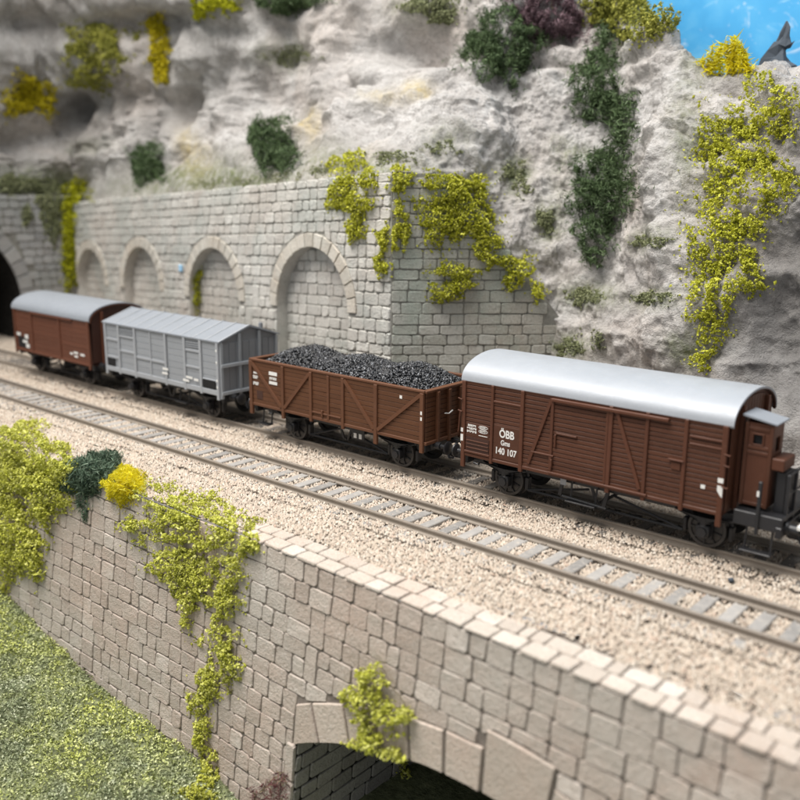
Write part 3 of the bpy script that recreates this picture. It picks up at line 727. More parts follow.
# one larger pebble by the rear rail
V, Fq = chunks(np.array([[74.6, -22.2, -1.9]]), np.array([1.3]))
tag(link('pebble', np_mesh('pebble', V, Fq, True), 'grey_rock'), 'single larger grey-mauve pebble beside the rear rail under the right wagon', 'stone')

# turf
n = 190000; tx = NR.uniform(-330, 10, n); ty = NR.uniform(-230, -90.5, n); wl = -83.2-BAT*(-4-ground_z(tx, ty))
ok = ty < wl-.3; tx, ty = tx[ok], ty[ok]
gzv = ground_z(tx, ty)+1.4*fbm(np.stack([tx, ty, 0*tx], -1), 22, 3)
clump = fbm(np.stack([tx, ty, 0*tx], -1), 9, 3)
P = np.stack([tx, ty, gzv+NR.uniform(.0, 1.2, len(tx))+np.clip(clump, -.12, 1)*2.8], -1)
ppx, ppy, pz = project(P); inn = (ppx > -30) & (ppx < 330) & (ppy < 830); P = P[inn]
V, Fq = leaves(P, NR.uniform(.3, .68, len(P)))
tag(link('turf', np_mesh('turf', V, Fq), 'turf_leaf'), 'flocked grey-green and lime turf sloping below the low wall', 'grass', kind='stuff')

# ------------------------------------------------------------------ wagons
def arch_roof_pts(hw, ze, zt, n=18, p=2.25):
    pts = []
    for k in range(n+1):
        a = math.pi*k/n; y = -hw*math.cos(a); s = abs(math.sin(a)); pts.append((y, ze+(zt-ze)*s**(2/p*1.05)))
    return pts
def text_obj(txt, size, parent, loc, mat='white_print', align='CENTER', xs=1.0):
    c = bpy.data.curves.new('lettering', 'FONT'); c.body = txt; c.size = size*S; c.align_x = align; c.extrude = .02*S; c.offset = .022*size*S
    o = bpy.data.objects.new('lettering', c); COL.objects.link(o); bpy.context.view_layer.update()
    dg = bpy.context.evaluated_depsgraph_get(); me = bpy.data.meshes.new_from_object(o.evaluated_get(dg)); bpy.data.objects.remove(o)
    me.materials.clear(); r = link('lettering', me, mat, parent, loc, (math.pi/2, 0, 0)); r.scale = (xs, 1, 1); return r

def small_print(parent, x0, x1, z, h, y, mat='white_print'):
    # a line of lettering too small to read in the photograph: separate upright strokes
    mb = MB(); x = x0
    while x < x1-.2:
        w_ = rnd.uniform(.28, .5); mb.box(x, min(x+w_, x1), y-.03, y+.02, z+(rnd.random() < .3)*h*.35, z+h); x += w_+.16
    return mb.build('lettering', mat, parent)
def wheel_mesh():
    mb = MB()
    mb.lathe([(1.0, -1.6), (1.1, -1.35), (4.4, -1.05), (4.6, -1.4), (5.45, -1.4), (5.6, -.4), (5.65, .9), (6.2, 1.2), (6.2, 1.6), (4.6, 1.6), (4.4, .9), (1.1, .9), (1.0, 1.4)], 'y', (0, 0, 0), 30)
    return mb.mesh('wheel', True)
WHEEL = wheel_mesh()
def tread_mesh():
    mb = MB()
    for k in range(9):
        a = 2*math.pi*k/9; mb.bar((1.0*math.cos(a), -1.28, 1.0*math.sin(a)), (4.5*math.cos(a), -1.28, 4.5*math.sin(a)), .55, .5, (0, 1, 0))
    return mb.mesh('spoke_set')
SPOKES = tread_mesh()
def guard_mesh():
    mb = MB()
    mb.prism([(-4.2, 11), (4.2, 11), (3.2, 8.6), (2.3, 8.0), (2.1, 3.0), (-2.1, 3.0), (-2.3, 8.0), (-3.2, 8.6)], 'y', -11.2, -10.6)
    return mb.mesh('axle_guard')
def box_mesh():
    mb = MB(); mb.bbox(-1.9, 1.9, -13.4, -11.1, 3.9, 7.5, .35); mb.lathe([(1.35, -13.9), (1.5, -13.6), (1.5, -13.3)], 'y', (0, 0, 5.5), 16); mb.bbox(-.9, .9, -12.9, -11.3, 7.4, 8.6, .2)
    return mb.mesh('axle_box', True)
def spring_mesh():
    mb = MB()
    for k, (L, z) in enumerate(((8.3, 10.1), (7.1, 9.75), (5.8, 9.4), (4.4, 9.05), (3.0, 8.7))):
        pts = [(-L+2*L*t/8, -12.4, z-.9*(1-((t-4)/4)**2)+.3) for t in range(9)]
        for a, b in zip(pts, pts[1:]): mb.bar(a, b, 1.3, .34)
    mb.bbox(-.8, .8, -13.2, -11.6, 7.2, 9.8, .15)
    for s in (-1, 1): mb.tube([(s*8.3, -12.4, 10.3), (s*8.9, -12.4, 11.9)], .42, 8)
    return mb.mesh('leaf_spring')
GUARD, ABOX, SPRING = guard_mesh(), box_mesh(), spring_mesh()
BUF = MB().lathe([(1.9, 0), (1.9, .6), (1.35, .9), (1.35, 3.6), (.8, 3.65), (.8, 5.6), (2.2, 6.3), (2.35, 6.7), (2.0, 6.95)], 'x', (0, 0, 0), 20).mesh('buffer', True)
def running_gear(t, x0, x1, wx, steps=True, zb=12.0):
    """t: wagon empty; x0,x1 frame ends, wx: the two axle positions (local)"""
    fr = MB()
    for s in (-1, 1): fr.bbox(x0+.8, x1-.8, s*10.4-.8, s*10.4+.8, 9.6, zb, .15)
    for x in (x0, x1): fr.bbox(x-.8, x+.8, -14.4, 14.4, 9.2, zb+.2, .2)
    for x in (x0*.45, 0, x1*.45): fr.box(x-.5, x+.5, -10, 10, 9.9, zb-.3)
    fr.build('underframe', 'black_metal', t)
    for x in wx:
        ws = MB().tube([(x, -11.5, 5.65), (x, 11.5, 5.65)], .7, 10).build('wheelset', 'wheel_steel', t)
        for s in (-1, 1):
            wh = link('wheel', WHEEL, 'wheel_steel', ws, (x, s*8.4, 5.65), (0, 0, 0 if s < 0 else math.pi))
            link('spoke_set', SPOKES, 'black_metal', ws, (x, s*8.4, 5.65), (0, rnd.uniform(0, 1), 0 if s < 0 else math.pi))
            rz = 0 if s < 0 else math.pi
            g = link('axle_guard', GUARD, 'black_metal', t, (x, 0, 0), (0, 0, rz)); link('axle_box', ABOX, 'black_metal', g); link('leaf_spring', SPRING, 'black_metal', g)
        for q in (-1, 1):
            b = MB().bbox(x+q*6.5-.6, x+q*6.5+.6, -9.6, -7.2, 3.2, 7.4, .25); b.tube([(x+q*6.5, -8.4, 7), (x+q*5.6, -8.4, 10.6)], .4, 6); b.build('brake_shoe', 'black_metal', t)
    br = MB(); a, b = min(wx)+7, max(wx)-7
    br.tube([(a, -9.2, 3.3), (b, -9.2, 3.3)], .45, 6); br.tube([(a, -9.2, 3.3), ((a+b)/2-4, -9.6, 8.5)], .4, 6); br.tube([(b, -9.2, 3.3), ((a+b)/2+4, -9.6, 8.5)], .4, 6)
    for q in (-3, 3): br.bar(((a+b)/2+q, -10.2, 10), ((a+b)/2+q*.3, -10.2, 5.2), .5, .9, (1, 0, 0))
    br.tube([((a+b)/2, -10.6, 5.4), ((a+b)/2, 10.6, 5.4)], .5, 8); br.build('brake_rigging', 'black_metal', t)
    cy = MB().lathe([(2.2, -6), (2.6, -5.6), (2.6, 5.6), (2.2, 6)], 'x', ((a+b)/2+9, 4, 7.4), 16); cy.build('air_reservoir', 'black_metal', t)
    for x, s in ((x0-.7, -1), (x1+.7, 1)):
        for y in (-10.1, 10.1): link('buffer', BUF, 'black_metal', t, (x, y, 11.2), (0, 0, 0 if s > 0 else math.pi))
        hk = MB(); hk.bbox(min(x, x+s*3.4), max(x, x+s*3.4), -.7, .7, 10.2, 11.6, .2); hk.tube([(x+s*3, -1.2, 10.6), (x+s*6.4, -1.2, 8.2), (x+s*6.4, 1.2, 8.2), (x+s*3, 1.2, 10.6)], .33, 6)
        hk.tube([(x, 3.2, 9.5), (x+s*2, 3.3, 6.5), (x+s*4.3, 3.4, 6.6)], .4, 6); hk.tube([(x, -3.2, 9.5), (x+s*2, -3.3, 5.5), (x+s*4, -3.4, 5.8)], .4, 6)
        hk.bbox(min(x-s*2, x+s*6.2), max(x-s*2, x+s*6.2), -2.4, 2.4, 5.6, 8.2, .4); hk.build('coupling', 'black_metal', t)
def step_mesh(t, x, y, w_=6, z=4.2):
    st = MB(); st.bbox(x-w_/2, x+w_/2, y-1.3, y+1.3, z, z+.5, .1)
    for q in (-1, 1): st.tube([(x+q*w_*.42, y+.9, z+.3), (x+q*w_*.42, y+1.6, 11)], .32, 6)
    st.build('foot_step', 'black_metal', t)

def planked(t, part, bays, rows, z0, z1, y, mat, bed, out=.45, gap=.24):
    """board wall facing -y: a bed panel with each board of each bay a sub-part"""
    x0, x1 = bays[0][0], bays[-1][1]
    w_ = MB().box(x0, x1, y, y+1.0, z0, z1).build(part, bed, t); h = (z1-z0)/rows; cache = {}
    for (a, b) in bays:
        key = round(b-a, 2)
        if key not in cache: cache[key] = MB().bbox(-(b-a)/2+.05, (b-a)/2-.05, -out, .1, gap/2, h-gap/2, .06).mesh('plank')
        for k in range(rows): link('plank', cache[key], mat, w_, ((a+b)/2, y+rnd.uniform(-.05, .05), z0+k*h))
    return w_

# --- wagon 1: brown covered van with brakeman's cabin and silver roof
X1 = 25.4
t1 = thing('covered_wagon', 'brown planked covered goods wagon with silver arched roof and brakeman cabin, lettered 140 107', 'goods wagon', (X1, 0, 0), 0, 'goods wagons in the train')
L = lambda x: x-X1
HW = 15.6
running_gear(t1, L(-17.5), L(82.5), (L(-3.4), L(62.3)))
xs = [-17.8, -6.3, 4.8, 15.4, 34.6, 45.7, 56.9, 68.2]
bays = [(L(a), L(b)) for a, b in zip(xs, xs[1:])]
zb, ze = 13.2, 37.3
sw = planked(t1, 'side_wall', bays, 18, zb, ze, -HW, 'brown_paint', 'dark_brown')
MB().box(L(-17.8), L(68.2), HW-1, HW, zb, ze).build('side_wall', 'brown_paint', t1)
fl = MB().box(L(-17.7), L(68.1), -HW+1, HW-1, 12.2, 14); fl.build('floor', 'dark_brown', t1)
rp = arch_roof_pts(HW, ze, 44.3)
for x, s in ((-17.8, -1), (68.2, 1)):
    e = MB().prism([(-HW+1.0, 12.6), (HW-1.0, 12.6)]+[(y, z-.2) for y, z in reversed(rp)], 'x', L(x)-s*1.0, L(x)); ew = e.build('end_wall', 'brown_paint', t1)
    n_ = 14
    for k in range(n_):
        a = -HW+1+k*(2*HW-2)/n_; b = a+(2*HW-2)/n_-.16; mid = (a+b)/2; top = np.interp(mid, [q[0] for q in rp], [q[1] for q in rp])-1.2
        MB().bbox(min(L(x), L(x)+s*.35), max(L(x), L(x)+s*.35), a, b, 13, top, .1).build('plank', 'brown_paint', ew)
    for y in (-9, 9): MB().bbox(min(L(x)+s*.3, L(x)+s*1.5), max(L(x)+s*.3, L(x)+s*1.5), y-.7, y+.7, 12.5, 41.5, .15).build('end_post', 'brown_trim', t1)
for x, wd, dz in ((-17.4, 1.5, 8.4), (-6.3, 1.1, 11.6), (4.8, 1.3, 11.3), (34.6, 1.3, 11.3), (45.7, 1.1, 11.5), (56.9, 1.1, 11.3), (67.5, 1.5, 9.3)):
    MB().bbox(L(x)-wd/2, L(x)+wd/2, -HW-.95, -HW+.05, dz, ze-.2, .15).build('side_post', 'brown_trim', t1)
for p0, p1 in (((15.0, 36.2), (7.6, 14.6)), ((36.2, 36.2), (44.6, 14.6))):
    MB().bar((L(p0[0]), -HW-.62, p0[1]), (L(p1[0]), -HW-.62, p1[1]), .55, 1.0, (1, 0, 0)).build('diagonal_brace', 'brown_trim', t1)
MB().bbox(L(-17.8), L(68.2), -HW-.7, -HW+.2, 12.3, 13.4, .15).build('sill', 'brown_trim', t1)
MB().bbox(L(-17.8), L(68.2), -HW-.6, -HW+.1, 36.7, 37.5, .12).build('cant_rail', 'brown_trim', t1)
dr = MB().bbox(L(15.2), L(52), -HW-1.5, -HW-.5, 35.5, 36.5, .15).build('door_rail', 'brown_trim', t1)
MB().bbox(L(15), L(47), -HW-1.3, -HW-.5, 13.0, 13.7, .12).build('door_rail', 'brown_trim', t1)
door = MB().bbox(L(15.4)-.5, L(15.4)+.5, -HW-.85, -HW-.2, 13.8, 35.6, .12).bbox(L(33.6)-.4, L(33.6)+.4, -HW-1.0, -HW-.3, 13.8, 35.6, .12)
door = door.build('sliding_door_frame', 'brown_trim', t1)
MB().bbox(L(17), L(24), -HW-.95, -HW-.4, 25.6, 26.2, .1).bbox(L(16.6), L(17.1), -HW-1.0, -HW-.4, 21.5, 25.5, .1).build('latch_bar', 'brown_trim', door)
MB().bbox(L(8.5), L(16.5), -HW-.95, -HW-.4, 18.4, 18.9, .1).bbox(L(15.6), L(16.2), -HW-1.2, -HW-.4, 15.2, 17.6, .1).build('latch_bar', 'brown_trim', door)
MB().bbox(L(52.5), L(57), -HW-1.3, -HW-.3, 25.0, 25.5, .1).bbox(L(53.3), L(56), -HW-.8, -HW-.3, 22.5, 24.6, .1).build('latch', 'brown_trim', t1)
MB().bbox(L(-5.9), L(4.4), -HW-.85, -HW-.3, 31.8, 32.4, .1).build('vent_rail', 'brown_trim', t1)
MB().bbox(L(58), L(68), -HW-.85, -HW-.3, 32.4, 33.0, .1).bbox(L(58), L(68), -HW-.85, -HW-.3, 30.4, 30.9, .1).build('vent_rail', 'brown_trim', t1)
# dark label frame low on the left bay
fb = MB().box(L(-16.2), L(-7.2), -HW-.62, -HW-.3, 14.2, 19.0).build('label_board', 'dark_brown', t1)
for z in (15.2, 16.4, 17.6): MB().bbox(L(-16), L(-7.4), -HW-.85, -HW-.55, z, z+.35, .05).build('label_slat', 'brown_paint', fb)
MB().bbox(L(-16.7), L(-6.8), -HW-1.0, -HW-.3, 13.6, 14.3, .1).build('label_rail', 'brown_trim', t1)
# smooth lettered panel
MB().bbox(L(-5.6), L(4.1), -HW-.56, -HW-.3, 13.8, 24.6, .05).build('lettered_panel', 'brown_paint', t1)
ty_ = -HW-.60
text_obj('ÖBB', 3.5, t1, (L(-.6), ty_, 21.0), xs=.82)
text_obj('Gms', 2.3, t1, (L(-1.0), ty_, 18.5), xs=.8)
text_obj('140 107', 2.95, t1, (L(-.8), ty_, 15.5), xs=.84)
ty_ = -HW-.60
MB().bbox(L(-16.3), L(-7.3), -HW-.56, -HW-.3, 19.4, 23.6, .05).build('lettered_panel', 'brown_paint', t1)
for z, a, b in ((22.4, -15.6, -12.3), (21.4, -15.9, -12.2), (20.4, -15.9, -12.1)): small_print(t1, L(a), L(b), z, .7, ty_)
for z in (22.3, 21.0):
    ov = MB(); pts = [(L(-9.6)+1.75*math.cos(2*math.pi*k/16), ty_, z+.45+.5*math.sin(2*math.pi*k/16)) for k in range(17)]
    ov.tube(pts, .07, 4).build('oval_mark', 'white_print', t1); small_print(t1, L(-10.7), L(-8.5), z+.25, .42, ty_)
MB().box(L(-11.3), L(-7.9), ty_-.02, ty_+.03, 19.9, 20.1).build('lettering_rule', 'white_print', t1)
pb = -HW-.96
for x, z, w_, h in ((-17.7, 20.2, .9, 1.3), (-17.7, 17.2, 1.0, 2.2)): MB().box(L(x)-w_/2, L(x)+w_/2, pb-.03, pb+.02, z, z+h).build('label_plate', 'white_print', t1)
MB().box(L(66.6), L(68.1), pb-.03, pb+.02, 21.6, 22.9).build('label_plate', 'white_print', t1)
MB().prism([(L(66.6), 20.8), (L(68.1), 20.8), (L(68.1), 17.6), (L(67.4), 18.2), (L(66.6), 19.4)], 'y', pb-.03, pb+.02).build('label_plate', 'white_print', t1)
MB().box(L(62), L(63.2), -HW-.6, -HW-.4, 18.9, 19.9).build('label_plate', 'white_print', t1)
# small grab hooks at the body corners
for x, zs in ((-18.4, (31.0, 27.0)), (68.6, (29.4, 26.4, 20.5))):
    for z in zs: MB().tube([(L(x)-.8, -HW-1.3, z+.3), (L(x)+.7, -HW-1.3, z), (L(x)+.7, -HW-.6, z)], .2, 6).build('lamp_bracket', 'brown_trim', t1)
MB().tube([(L(-18.2), -HW-1.4, 27), (L(-18.9), -HW-1.4, 20)], .2, 6).build('grab_rail', 'brown_trim', t1)
# roof
rr_ = arch_roof_pts(HW+.7, ze-.1, 45.0, 26); inner = [(y*.975, z-.55) for y, z in rr_]
roof = MB(); a, b = L(-18.6), L(69.4); n_ = len(rr_)
roof.prism(rr_+list(reversed(inner)), 'x', a, b)
roof = roof.build('roof', 'silver_roof', t1, smooth=True)
MB().prism([(y*.985, z-.3) for y, z in rr_]+[(y*.955, z-.85) for y, z in reversed(rr_)], 'x', L(68.5), L(69.3)).build('roof_hoop', 'dark_brown', roof)
# brakeman's cabin and platform
cx0, cx1, cy0, cy1 = L(70.6), L(78.0), -11.4, -3.4
cab = MB().box(cx0, cx1, cy0+.4, cy0+.9, 15.6, 32.2).box(cx0, cx1, cy0+.4, cy0+.9, 35.0, 38.0).box(cx0, cx0+2.3, cy0+.4, cy0+.9, 32.2, 35.0).box(cx1-2.6, cx1, cy0+.4, cy0+.9, 32.2, 35.0)
cab.box(cx1-.6, cx1, cy0+.95, cy1, 15.6, 30.4).box(cx1-.6, cx1, cy0+.95, cy1, 34.4, 38).box(cx1-.6, cx1, cy0+.95, cy0+2.4, 30.4, 34.4).box(cx1-.6, cx1, cy1-2.2, cy1, 30.4, 34.4)
cab.box(cx0, cx1-.7, cy1-.5, cy1, 15.6, 38).box(cx0, cx0+.5, cy0+.95, cy1-.55, 15.6, 38)
cab = cab.build('brakeman_cabin', 'brown_trim', t1)
for a, b in ((cx0, cx0+1.0), (cx1-1.0, cx1)): MB().bbox(a, b, cy0, cy0+.45, 15.4, 38.0, .12).build('corner_post', 'brown_paint', cab)
for z in (15.6, 29.6, 31.0, 36.0): MB().bbox(cx0+1, cx1-1, cy0+.1, cy0+.45, z, z+.9, .1).build('door_rail', 'brown_paint', cab)
wf = MB().bbox(cx0+1.9, cx0+2.3, cy0+.05, cy0+.45, 32.0, 35.3, .06).bbox(cx1-2.7, cx1-2.3, cy0+.05, cy0+.45, 32.0, 35.3, .06).bbox(cx0+2.3, cx1-2.7, cy0+.05, cy0+.45, 32.0, 32.4, .06).bbox(cx0+2.3, cx1-2.7, cy0+.05, cy0+.45, 34.9, 35.3, .06)
wf.build('window_frame', 'brown_trim', cab)
MB().box(cx0+2.2, cx1-2.5, cy0+1.0, cy0+1.1, 32, 35.2).build('window_pane', 'black_plate', cab)
MB().box(cx1-.95, cx1-.85, cy0+2.3, cy1-2.1, 30.2, 34.6).build('window_pane', 'black_plate', cab)
MB().prism([(cx0-.6, 39.6), (cx1+.9, 38.2), (cx1+.9, 38.6), (cx0-.6, 40.1)], 'y', cy0-.6, cy1+.8).build('cabin_roof', 'old_roof', cab)
MB().bbox(cx1+.05, cx1+3.4, cy0+.2, cy1+.6, 26.2, 29.4, .25).build('desk_box', 'brown_trim', cab)
MB().bbox(L(70.6), L(83.2), -13.6, 13.6, 13.4, 14.6, .2).bbox(L(70.6), L(83.2), -14.2, -13.0, 10.6, 14.6, .2).build('platform', 'black_metal', t1)
for x, y, z1 in ((77.0, -14.3, 23.5), (82.6, -10, 25.5), (82.6, -4.2, 26), (82.6, 6, 26), (82.6, 12.6, 26)):
    MB().bbox(L(x)-.45, L(x)+.45, y-.45, y+.45, 9, z1, .12).build('railing_post', 'black_metal', t1)
MB().tube([(L(82.6), -10, 25.2), (L(82.6), 12.6, 25.6)], .4, 6).tube([(L(82.6), -10, 20), (L(82.6), 12.6, 20)], .3, 6).build('handrail', 'black_metal', t1)
MB().bbox(L(79.2), L(81.8), -9.5, -3, 14.6, 25.6, .2).build('brake_column', 'black_metal', t1)
MB().box(L(76.4), L(77.0), -14.85, -14.75, 19.5, 21).build('label_plate', 'white_print', t1)
# buffer label, steps
MB().bbox(L(86.4), L(89.2), -12.5, -7.7, 12.0, 13.2, .2).build('buffer_plate', 'white_print', t1)
step_mesh(t1, L(77.4), -14.2, 8, 4.0); step_mesh(t1, L(25), -13.2, 10, 4.6)
MB().tube([(L(18), -12.6, 5.6), (L(33), -12.6, 5.0)], .45, 6).bar((L(18.2), -12.6, 11.5), (L(17.2), -12.6, 5.6), .6, 1.1, (1, 0, 0)).bar((L(33.5), -12.6, 11.5), (L(32), -12.6, 4.6), .6, 1.1, (1, 0, 0)).build('brake_lever', 'black_metal', t1)
MB().box(L(17.6), L(19.6), -13.4, -13.2, 9.4, 11.2).build('label_plate', 'wagon_grey_trim', t1)

# --- wagon 2: brown open wagon with coal
X2 = -79.0
t2 = thing('open_wagon', 'brown open goods wagon heaped with black coal', 'goods wagon', (X2, 0, 0), 0, 'goods wagons in the train'); L = lambda x: x-X2
running_gear(t2, L(-122.5), L(-35.5), (L(-103.5), L(-49)))
xs = [-123.6, -104.3, -88.7, -79.6, -72, -55.9, -34.2]; bays = [(L(a), L(b)) for a, b in zip(xs, xs[1:])]
planked(t2, 'side_wall', bays, 10, 13.2, 30.2, -HW, 'open_wagon_brown', 'dark_brown', .4, .14)
MB().box(L(-123.6), L(-34.2), HW-1, HW, 13.2, 30.2).build('side_wall', 'open_wagon_brown', t2)
MB().box(L(-123.4), L(-34.4), -HW+1, HW-1, 12.3, 14).build('floor', 'dark_brown', t2)
for x, s in ((-123.6, -1), (-34.2, 1)):
    ew = MB().box(min(L(x)-s, L(x)), max(L(x)-s, L(x)), -HW+1, HW-1, 13, 30.4).build('end_wall', 'dark_brown', t2)
    for k in range(10): MB().bbox(min(L(x), L(x)+s*.4), max(L(x), L(x)+s*.4), -HW+.3, HW-.3, 13.2+k*1.7, 13.2+k*1.7+1.56, .12).build('plank', 'open_wagon_brown', ew)
    for y in (-9.5, -3.2, 3.2, 9.5): MB().bbox(min(L(x)+s*.3, L(x)+s*1.5), max(L(x)+s*.3, L(x)+s*1.5), y-.6, y+.6, 11.5, 30.0, .12).build('end_post', 'open_wagon_trim', t2)
    MB().bbox(min(L(x)-s*1.3, L(x)+s*1.0), max(L(x)-s*1.3, L(x)+s*1.0), -HW-.2, HW+.2, 30.1, 31.0, .15).build('top_rail', 'open_wagon_trim', t2)
    MB().bbox(min(L(x), L(x)+s*1.2), max(L(x), L(x)+s*1.2), -HW-.4, HW+.4, 12.2, 13.3, .15).build('sill', 'open_wagon_trim', t2)
for s in (-1, 1):
    MB().bbox(L(-123.9), L(-33.9), s*HW-.75, s*HW+.75, 30.25, 31.15, .15).build('top_rail', 'open_wagon_trim', t2)
    MB().bbox(L(-123.6), L(-34.2), s*(HW+.2)-.5, s*(HW+.2)+.5, 12.3, 13.4, .12).build('sill', 'open_wagon_trim', t2)
for x, wd, dz in ((-123.0, 1.8, 8.6), (-104.3, 1.5, 9.6), (-88.7, 1.4, 11.2), (-72, 1.4, 11.2), (-55.9, 1.7, 8.6), (-34.9, 1.6, 9.4)):
    MB().bbox(L(x)-wd/2, L(x)+wd/2, -HW-1.0, -HW+.1, dz, 30.2, .15).build('side_post', 'open_wagon_trim', t2)
for p0, p1 in (((-122.6, 29.8), (-105.2, 14)), ((-89.4, 29.4), (-103.5, 14)), ((-71.2, 29.6), (-56.8, 14)), ((-35.4, 29.6), (-55, 14))):
    MB().bar((L(p0[0]), -HW-.66, p0[1]), (L(p1[0]), -HW-.66, p1[1]), .6, 1.25, (1, 0, 0)).build('diagonal_brace', 'open_wagon_trim', t2)
dd = MB().bbox(L(-79.6)-.6, L(-79.6)+.6, -HW-.8, -HW, 13.2, 30, .12).build('door_post', 'open_wagon_trim', t2)
MB().bbox(L(-88), L(-73), -HW-.85, -HW-.3, 14.8, 15.4, .1).bbox(L(-83), L(-82.2), -HW-1.1, -HW-.3, 14, 16.4, .1).build('latch_bar', 'open_wagon_trim', dd)
pb = -HW-.46
for (x0_, x1_, z0_, z1_) in ((-112.3, -107.6, 25.8, 27.2), (-112.3, -107.6, 22.2, 23.4)): MB().box(L(x0_), L(x1_), pb-.05, pb+.03, z0_, z1_).build('lettering_patch', 'white_print', t2)
small_print(t2, L(-112), L(-108), 24.0, 1.1, pb-.02)
for (x0_, x1_, z0_, z1_) in ((-121.8, -119.0, 23.2, 25.0), (-121.8, -118.6, 20.6, 22.4)): small_print(t2, L(x0_), L(x1_), z0_, 1.3, pb-.02)
MB().box(L(-121.6), L(-117.8), pb-.04, pb+.03, 25.2, 25.9).build('lettering_patch', 'white_print', t2)
MB().box(L(-44.9), L(-43.8), pb-.05, pb+.03, 26.9, 28).build('label_plate', 'white_print', t2)
MB().box(L(-119.8), L(-116.2), pb-.05, pb+.02, 15.2, 18.6).build('label_board', 'dark_brown', t2)
for z in (22.8, 20.8): MB().box(L(-35.2), L(-34.5), -HW-1.05, -HW-.98, z, z+1.2).build('label_plate', 'white_print', t2)
MB().tube([(L(-32.6), -6.5, 22), (L(-32.4), -4.5, 21.6), (L(-32.4), -2.4, 22.4)], .22, 6).build('lamp_bracket', 'white_print', t2)
for x in (-70, -67.4): MB().box(L(x), L(x+1.3), -12.6, -12.4, 7.6, 9.4).build('label_plate', 'white_print', t2)
MB().bbox(L(-71.5), L(-65), -12.4, -11.8, 7, 11, .2).build('brake_box', 'black_metal', t2)
step_mesh(t2, L(-118), -13.4, 6, 4.4)
# coal
def coal_h(x, y):
    h = 29.0+sum(a*np.exp(-((x-cx)/sx)**2) for cx, sx, a in ((-107, 12, 5.6), (-80, 13, 5.2), (-53, 13, 5.6)))
    e = np.clip((15-np.abs(y))/9, 0, 1); ex = np.clip((x+122.6)/8, 0, 1)*np.clip((-34.8-x)/7, 0, 1)
    return 28.2+(h-28.2)*np.sqrt(e*ex+1e-6)*1.0+.5*e
gx, gy = np.meshgrid(np.linspace(-122.5, -35.3, 90), np.linspace(-14.5, 14.5, 34), indexing='ij'); gz = coal_h(gx, gy)-.4
V = np.stack([gx, gy, gz], -1).reshape(-1, 3); a, b = gx.shape; ii, jj = np.meshgrid(np.arange(a-1), np.arange(b-1), indexing='ij'); q = (ii*b+jj).ravel()
F1 = np.stack([q, q+b, q+b+1, q+1], 1); F1 = np.concatenate([F1[:, [0, 1, 2]], F1[:, [0, 2, 3]]])
n = 9000; cx_, cy_ = NR.uniform(-122.4, -35.4, n), NR.uniform(-14.5, 14.5, n)
P = np.stack([cx_, cy_, coal_h(cx_, cy_)+NR.uniform(-.3, .35, n)], -1); V2, F2 = chunks(P, NR.uniform(.4, .85, n), (1, .8, .75), .45)
tag(link('coal_load', np_mesh('coal_load', np.concatenate([V, V2]), np.concatenate([F1, F2+len(V)])), 'coal'), 'heap of small black coal lumps filling the open wagon', 'coal', kind='stuff')

# --- wagon 3: grey covered van with ribbed gable roof
X3 = -186.0
t3 = thing('grey_covered_wagon', 'grey covered goods wagon with pale frames and ribbed gable roof', 'goods wagon', (X3, 0, 0), 0, 'goods wagons in the train'); L = lambda x: x-X3
running_gear(t3, L(-228), L(-144), (L(-214), L(-157)))
x0_, x1_ = L(-229), L(-143.5); zb, ze, zt = 13.6, 35.4, 40.6
sw = MB().box(x0_, x1_, -HW, -HW+1, zb, ze).build('side_wall', 'wagon_grey', t3)
MB().box(x0_, x1_, HW-1, HW, zb, ze).build('side_wall', 'wagon_grey', t3)
MB().box(x0_, x1_, -HW+1, HW-1, 12.2, 13.8).build('floor', 'wagon_grey_dark', t3)
for x, s in ((x0_, -1), (x1_, 1)):
    ew = MB().prism([(-HW+1, zb-.5), (HW-1, zb-.5), (HW-1, ze-.2), (0, zt-.5), (-HW+1, ze-.2)], 'x', x-s*1.0, x).build('end_wall', 'wagon_grey_dark', t3)
    for y in (-15, -5.4, 5.4, 15): MB().bbox(min(x, x+s*1.0), max(x, x+s*1.0), y-.65, y+.65, 11, np.interp(abs(y), [0, 16], [zt-1, ze-1]), .12).build('end_post', 'wagon_grey', ew)
    for z in (12.6, 24.2): MB().bbox(min(x, x+s*1.3), max(x, x+s*1.3), -HW, HW, z, z+1.4, .12).build('end_rail', 'wagon_grey_trim', ew)
    for k in range(8):
        a = -14.3+k*3.6; MB().bbox(min(x, x+s*.3), max(x, x+s*.3), a, a+3.4, zb, ze-1.2, .08).build('plank', 'wagon_grey_dark', ew)
for x in (-228.2, -217, -204, -180.4, -166.6, -155.5, -144.2): MB().bbox(L(x)-.75, L(x)+.75, -HW-.95, -HW+.1, 10.6 if x in (-228.2, -144.2) else 11.8, ze-.3, .12).build('side_post', 'wagon_grey_trim', t3)
MB().bbox(x0_, x1_, -HW-.8, -HW+.2, 12.4, 14.6, .15).build('sill', 'wagon_grey_trim', t3)
MB().bbox(x0_, x1_, -HW-.6, -HW+.1, 34.2, 35.4, .12).build('cant_rail', 'wagon_grey_trim', t3)
for a, b, zs in ((-228, -217, (18.6, 27.0)), (-216.5, -204.5, (22.5, 29.4)), (-203.5, -181, (21.0,)), (-166.2, -156, (22.0, 29.0)), (-155, -144.6, (17.8,))):
    for z in zs: MB().bbox(L(a)+.3, L(b)-.3, -HW-.65, -HW+.05, z, z+1.0, .1).build('side_rail', 'wagon_grey_trim', t3)
for a, b in ((-228, -217), (-216.5, -204.5), (-203.5, -192), (-192, -181), (-179.6, -167.3), (-166.2, -156), (-155, -144.6)):
    for k in range(7): MB().bbox(L(a)+.4, L(b)-.4, -HW-.3, -HW+.05, 14.7+k*2.8, 14.7+k*2.8+2.65, .08).build('plank', 'wagon_grey', sw)
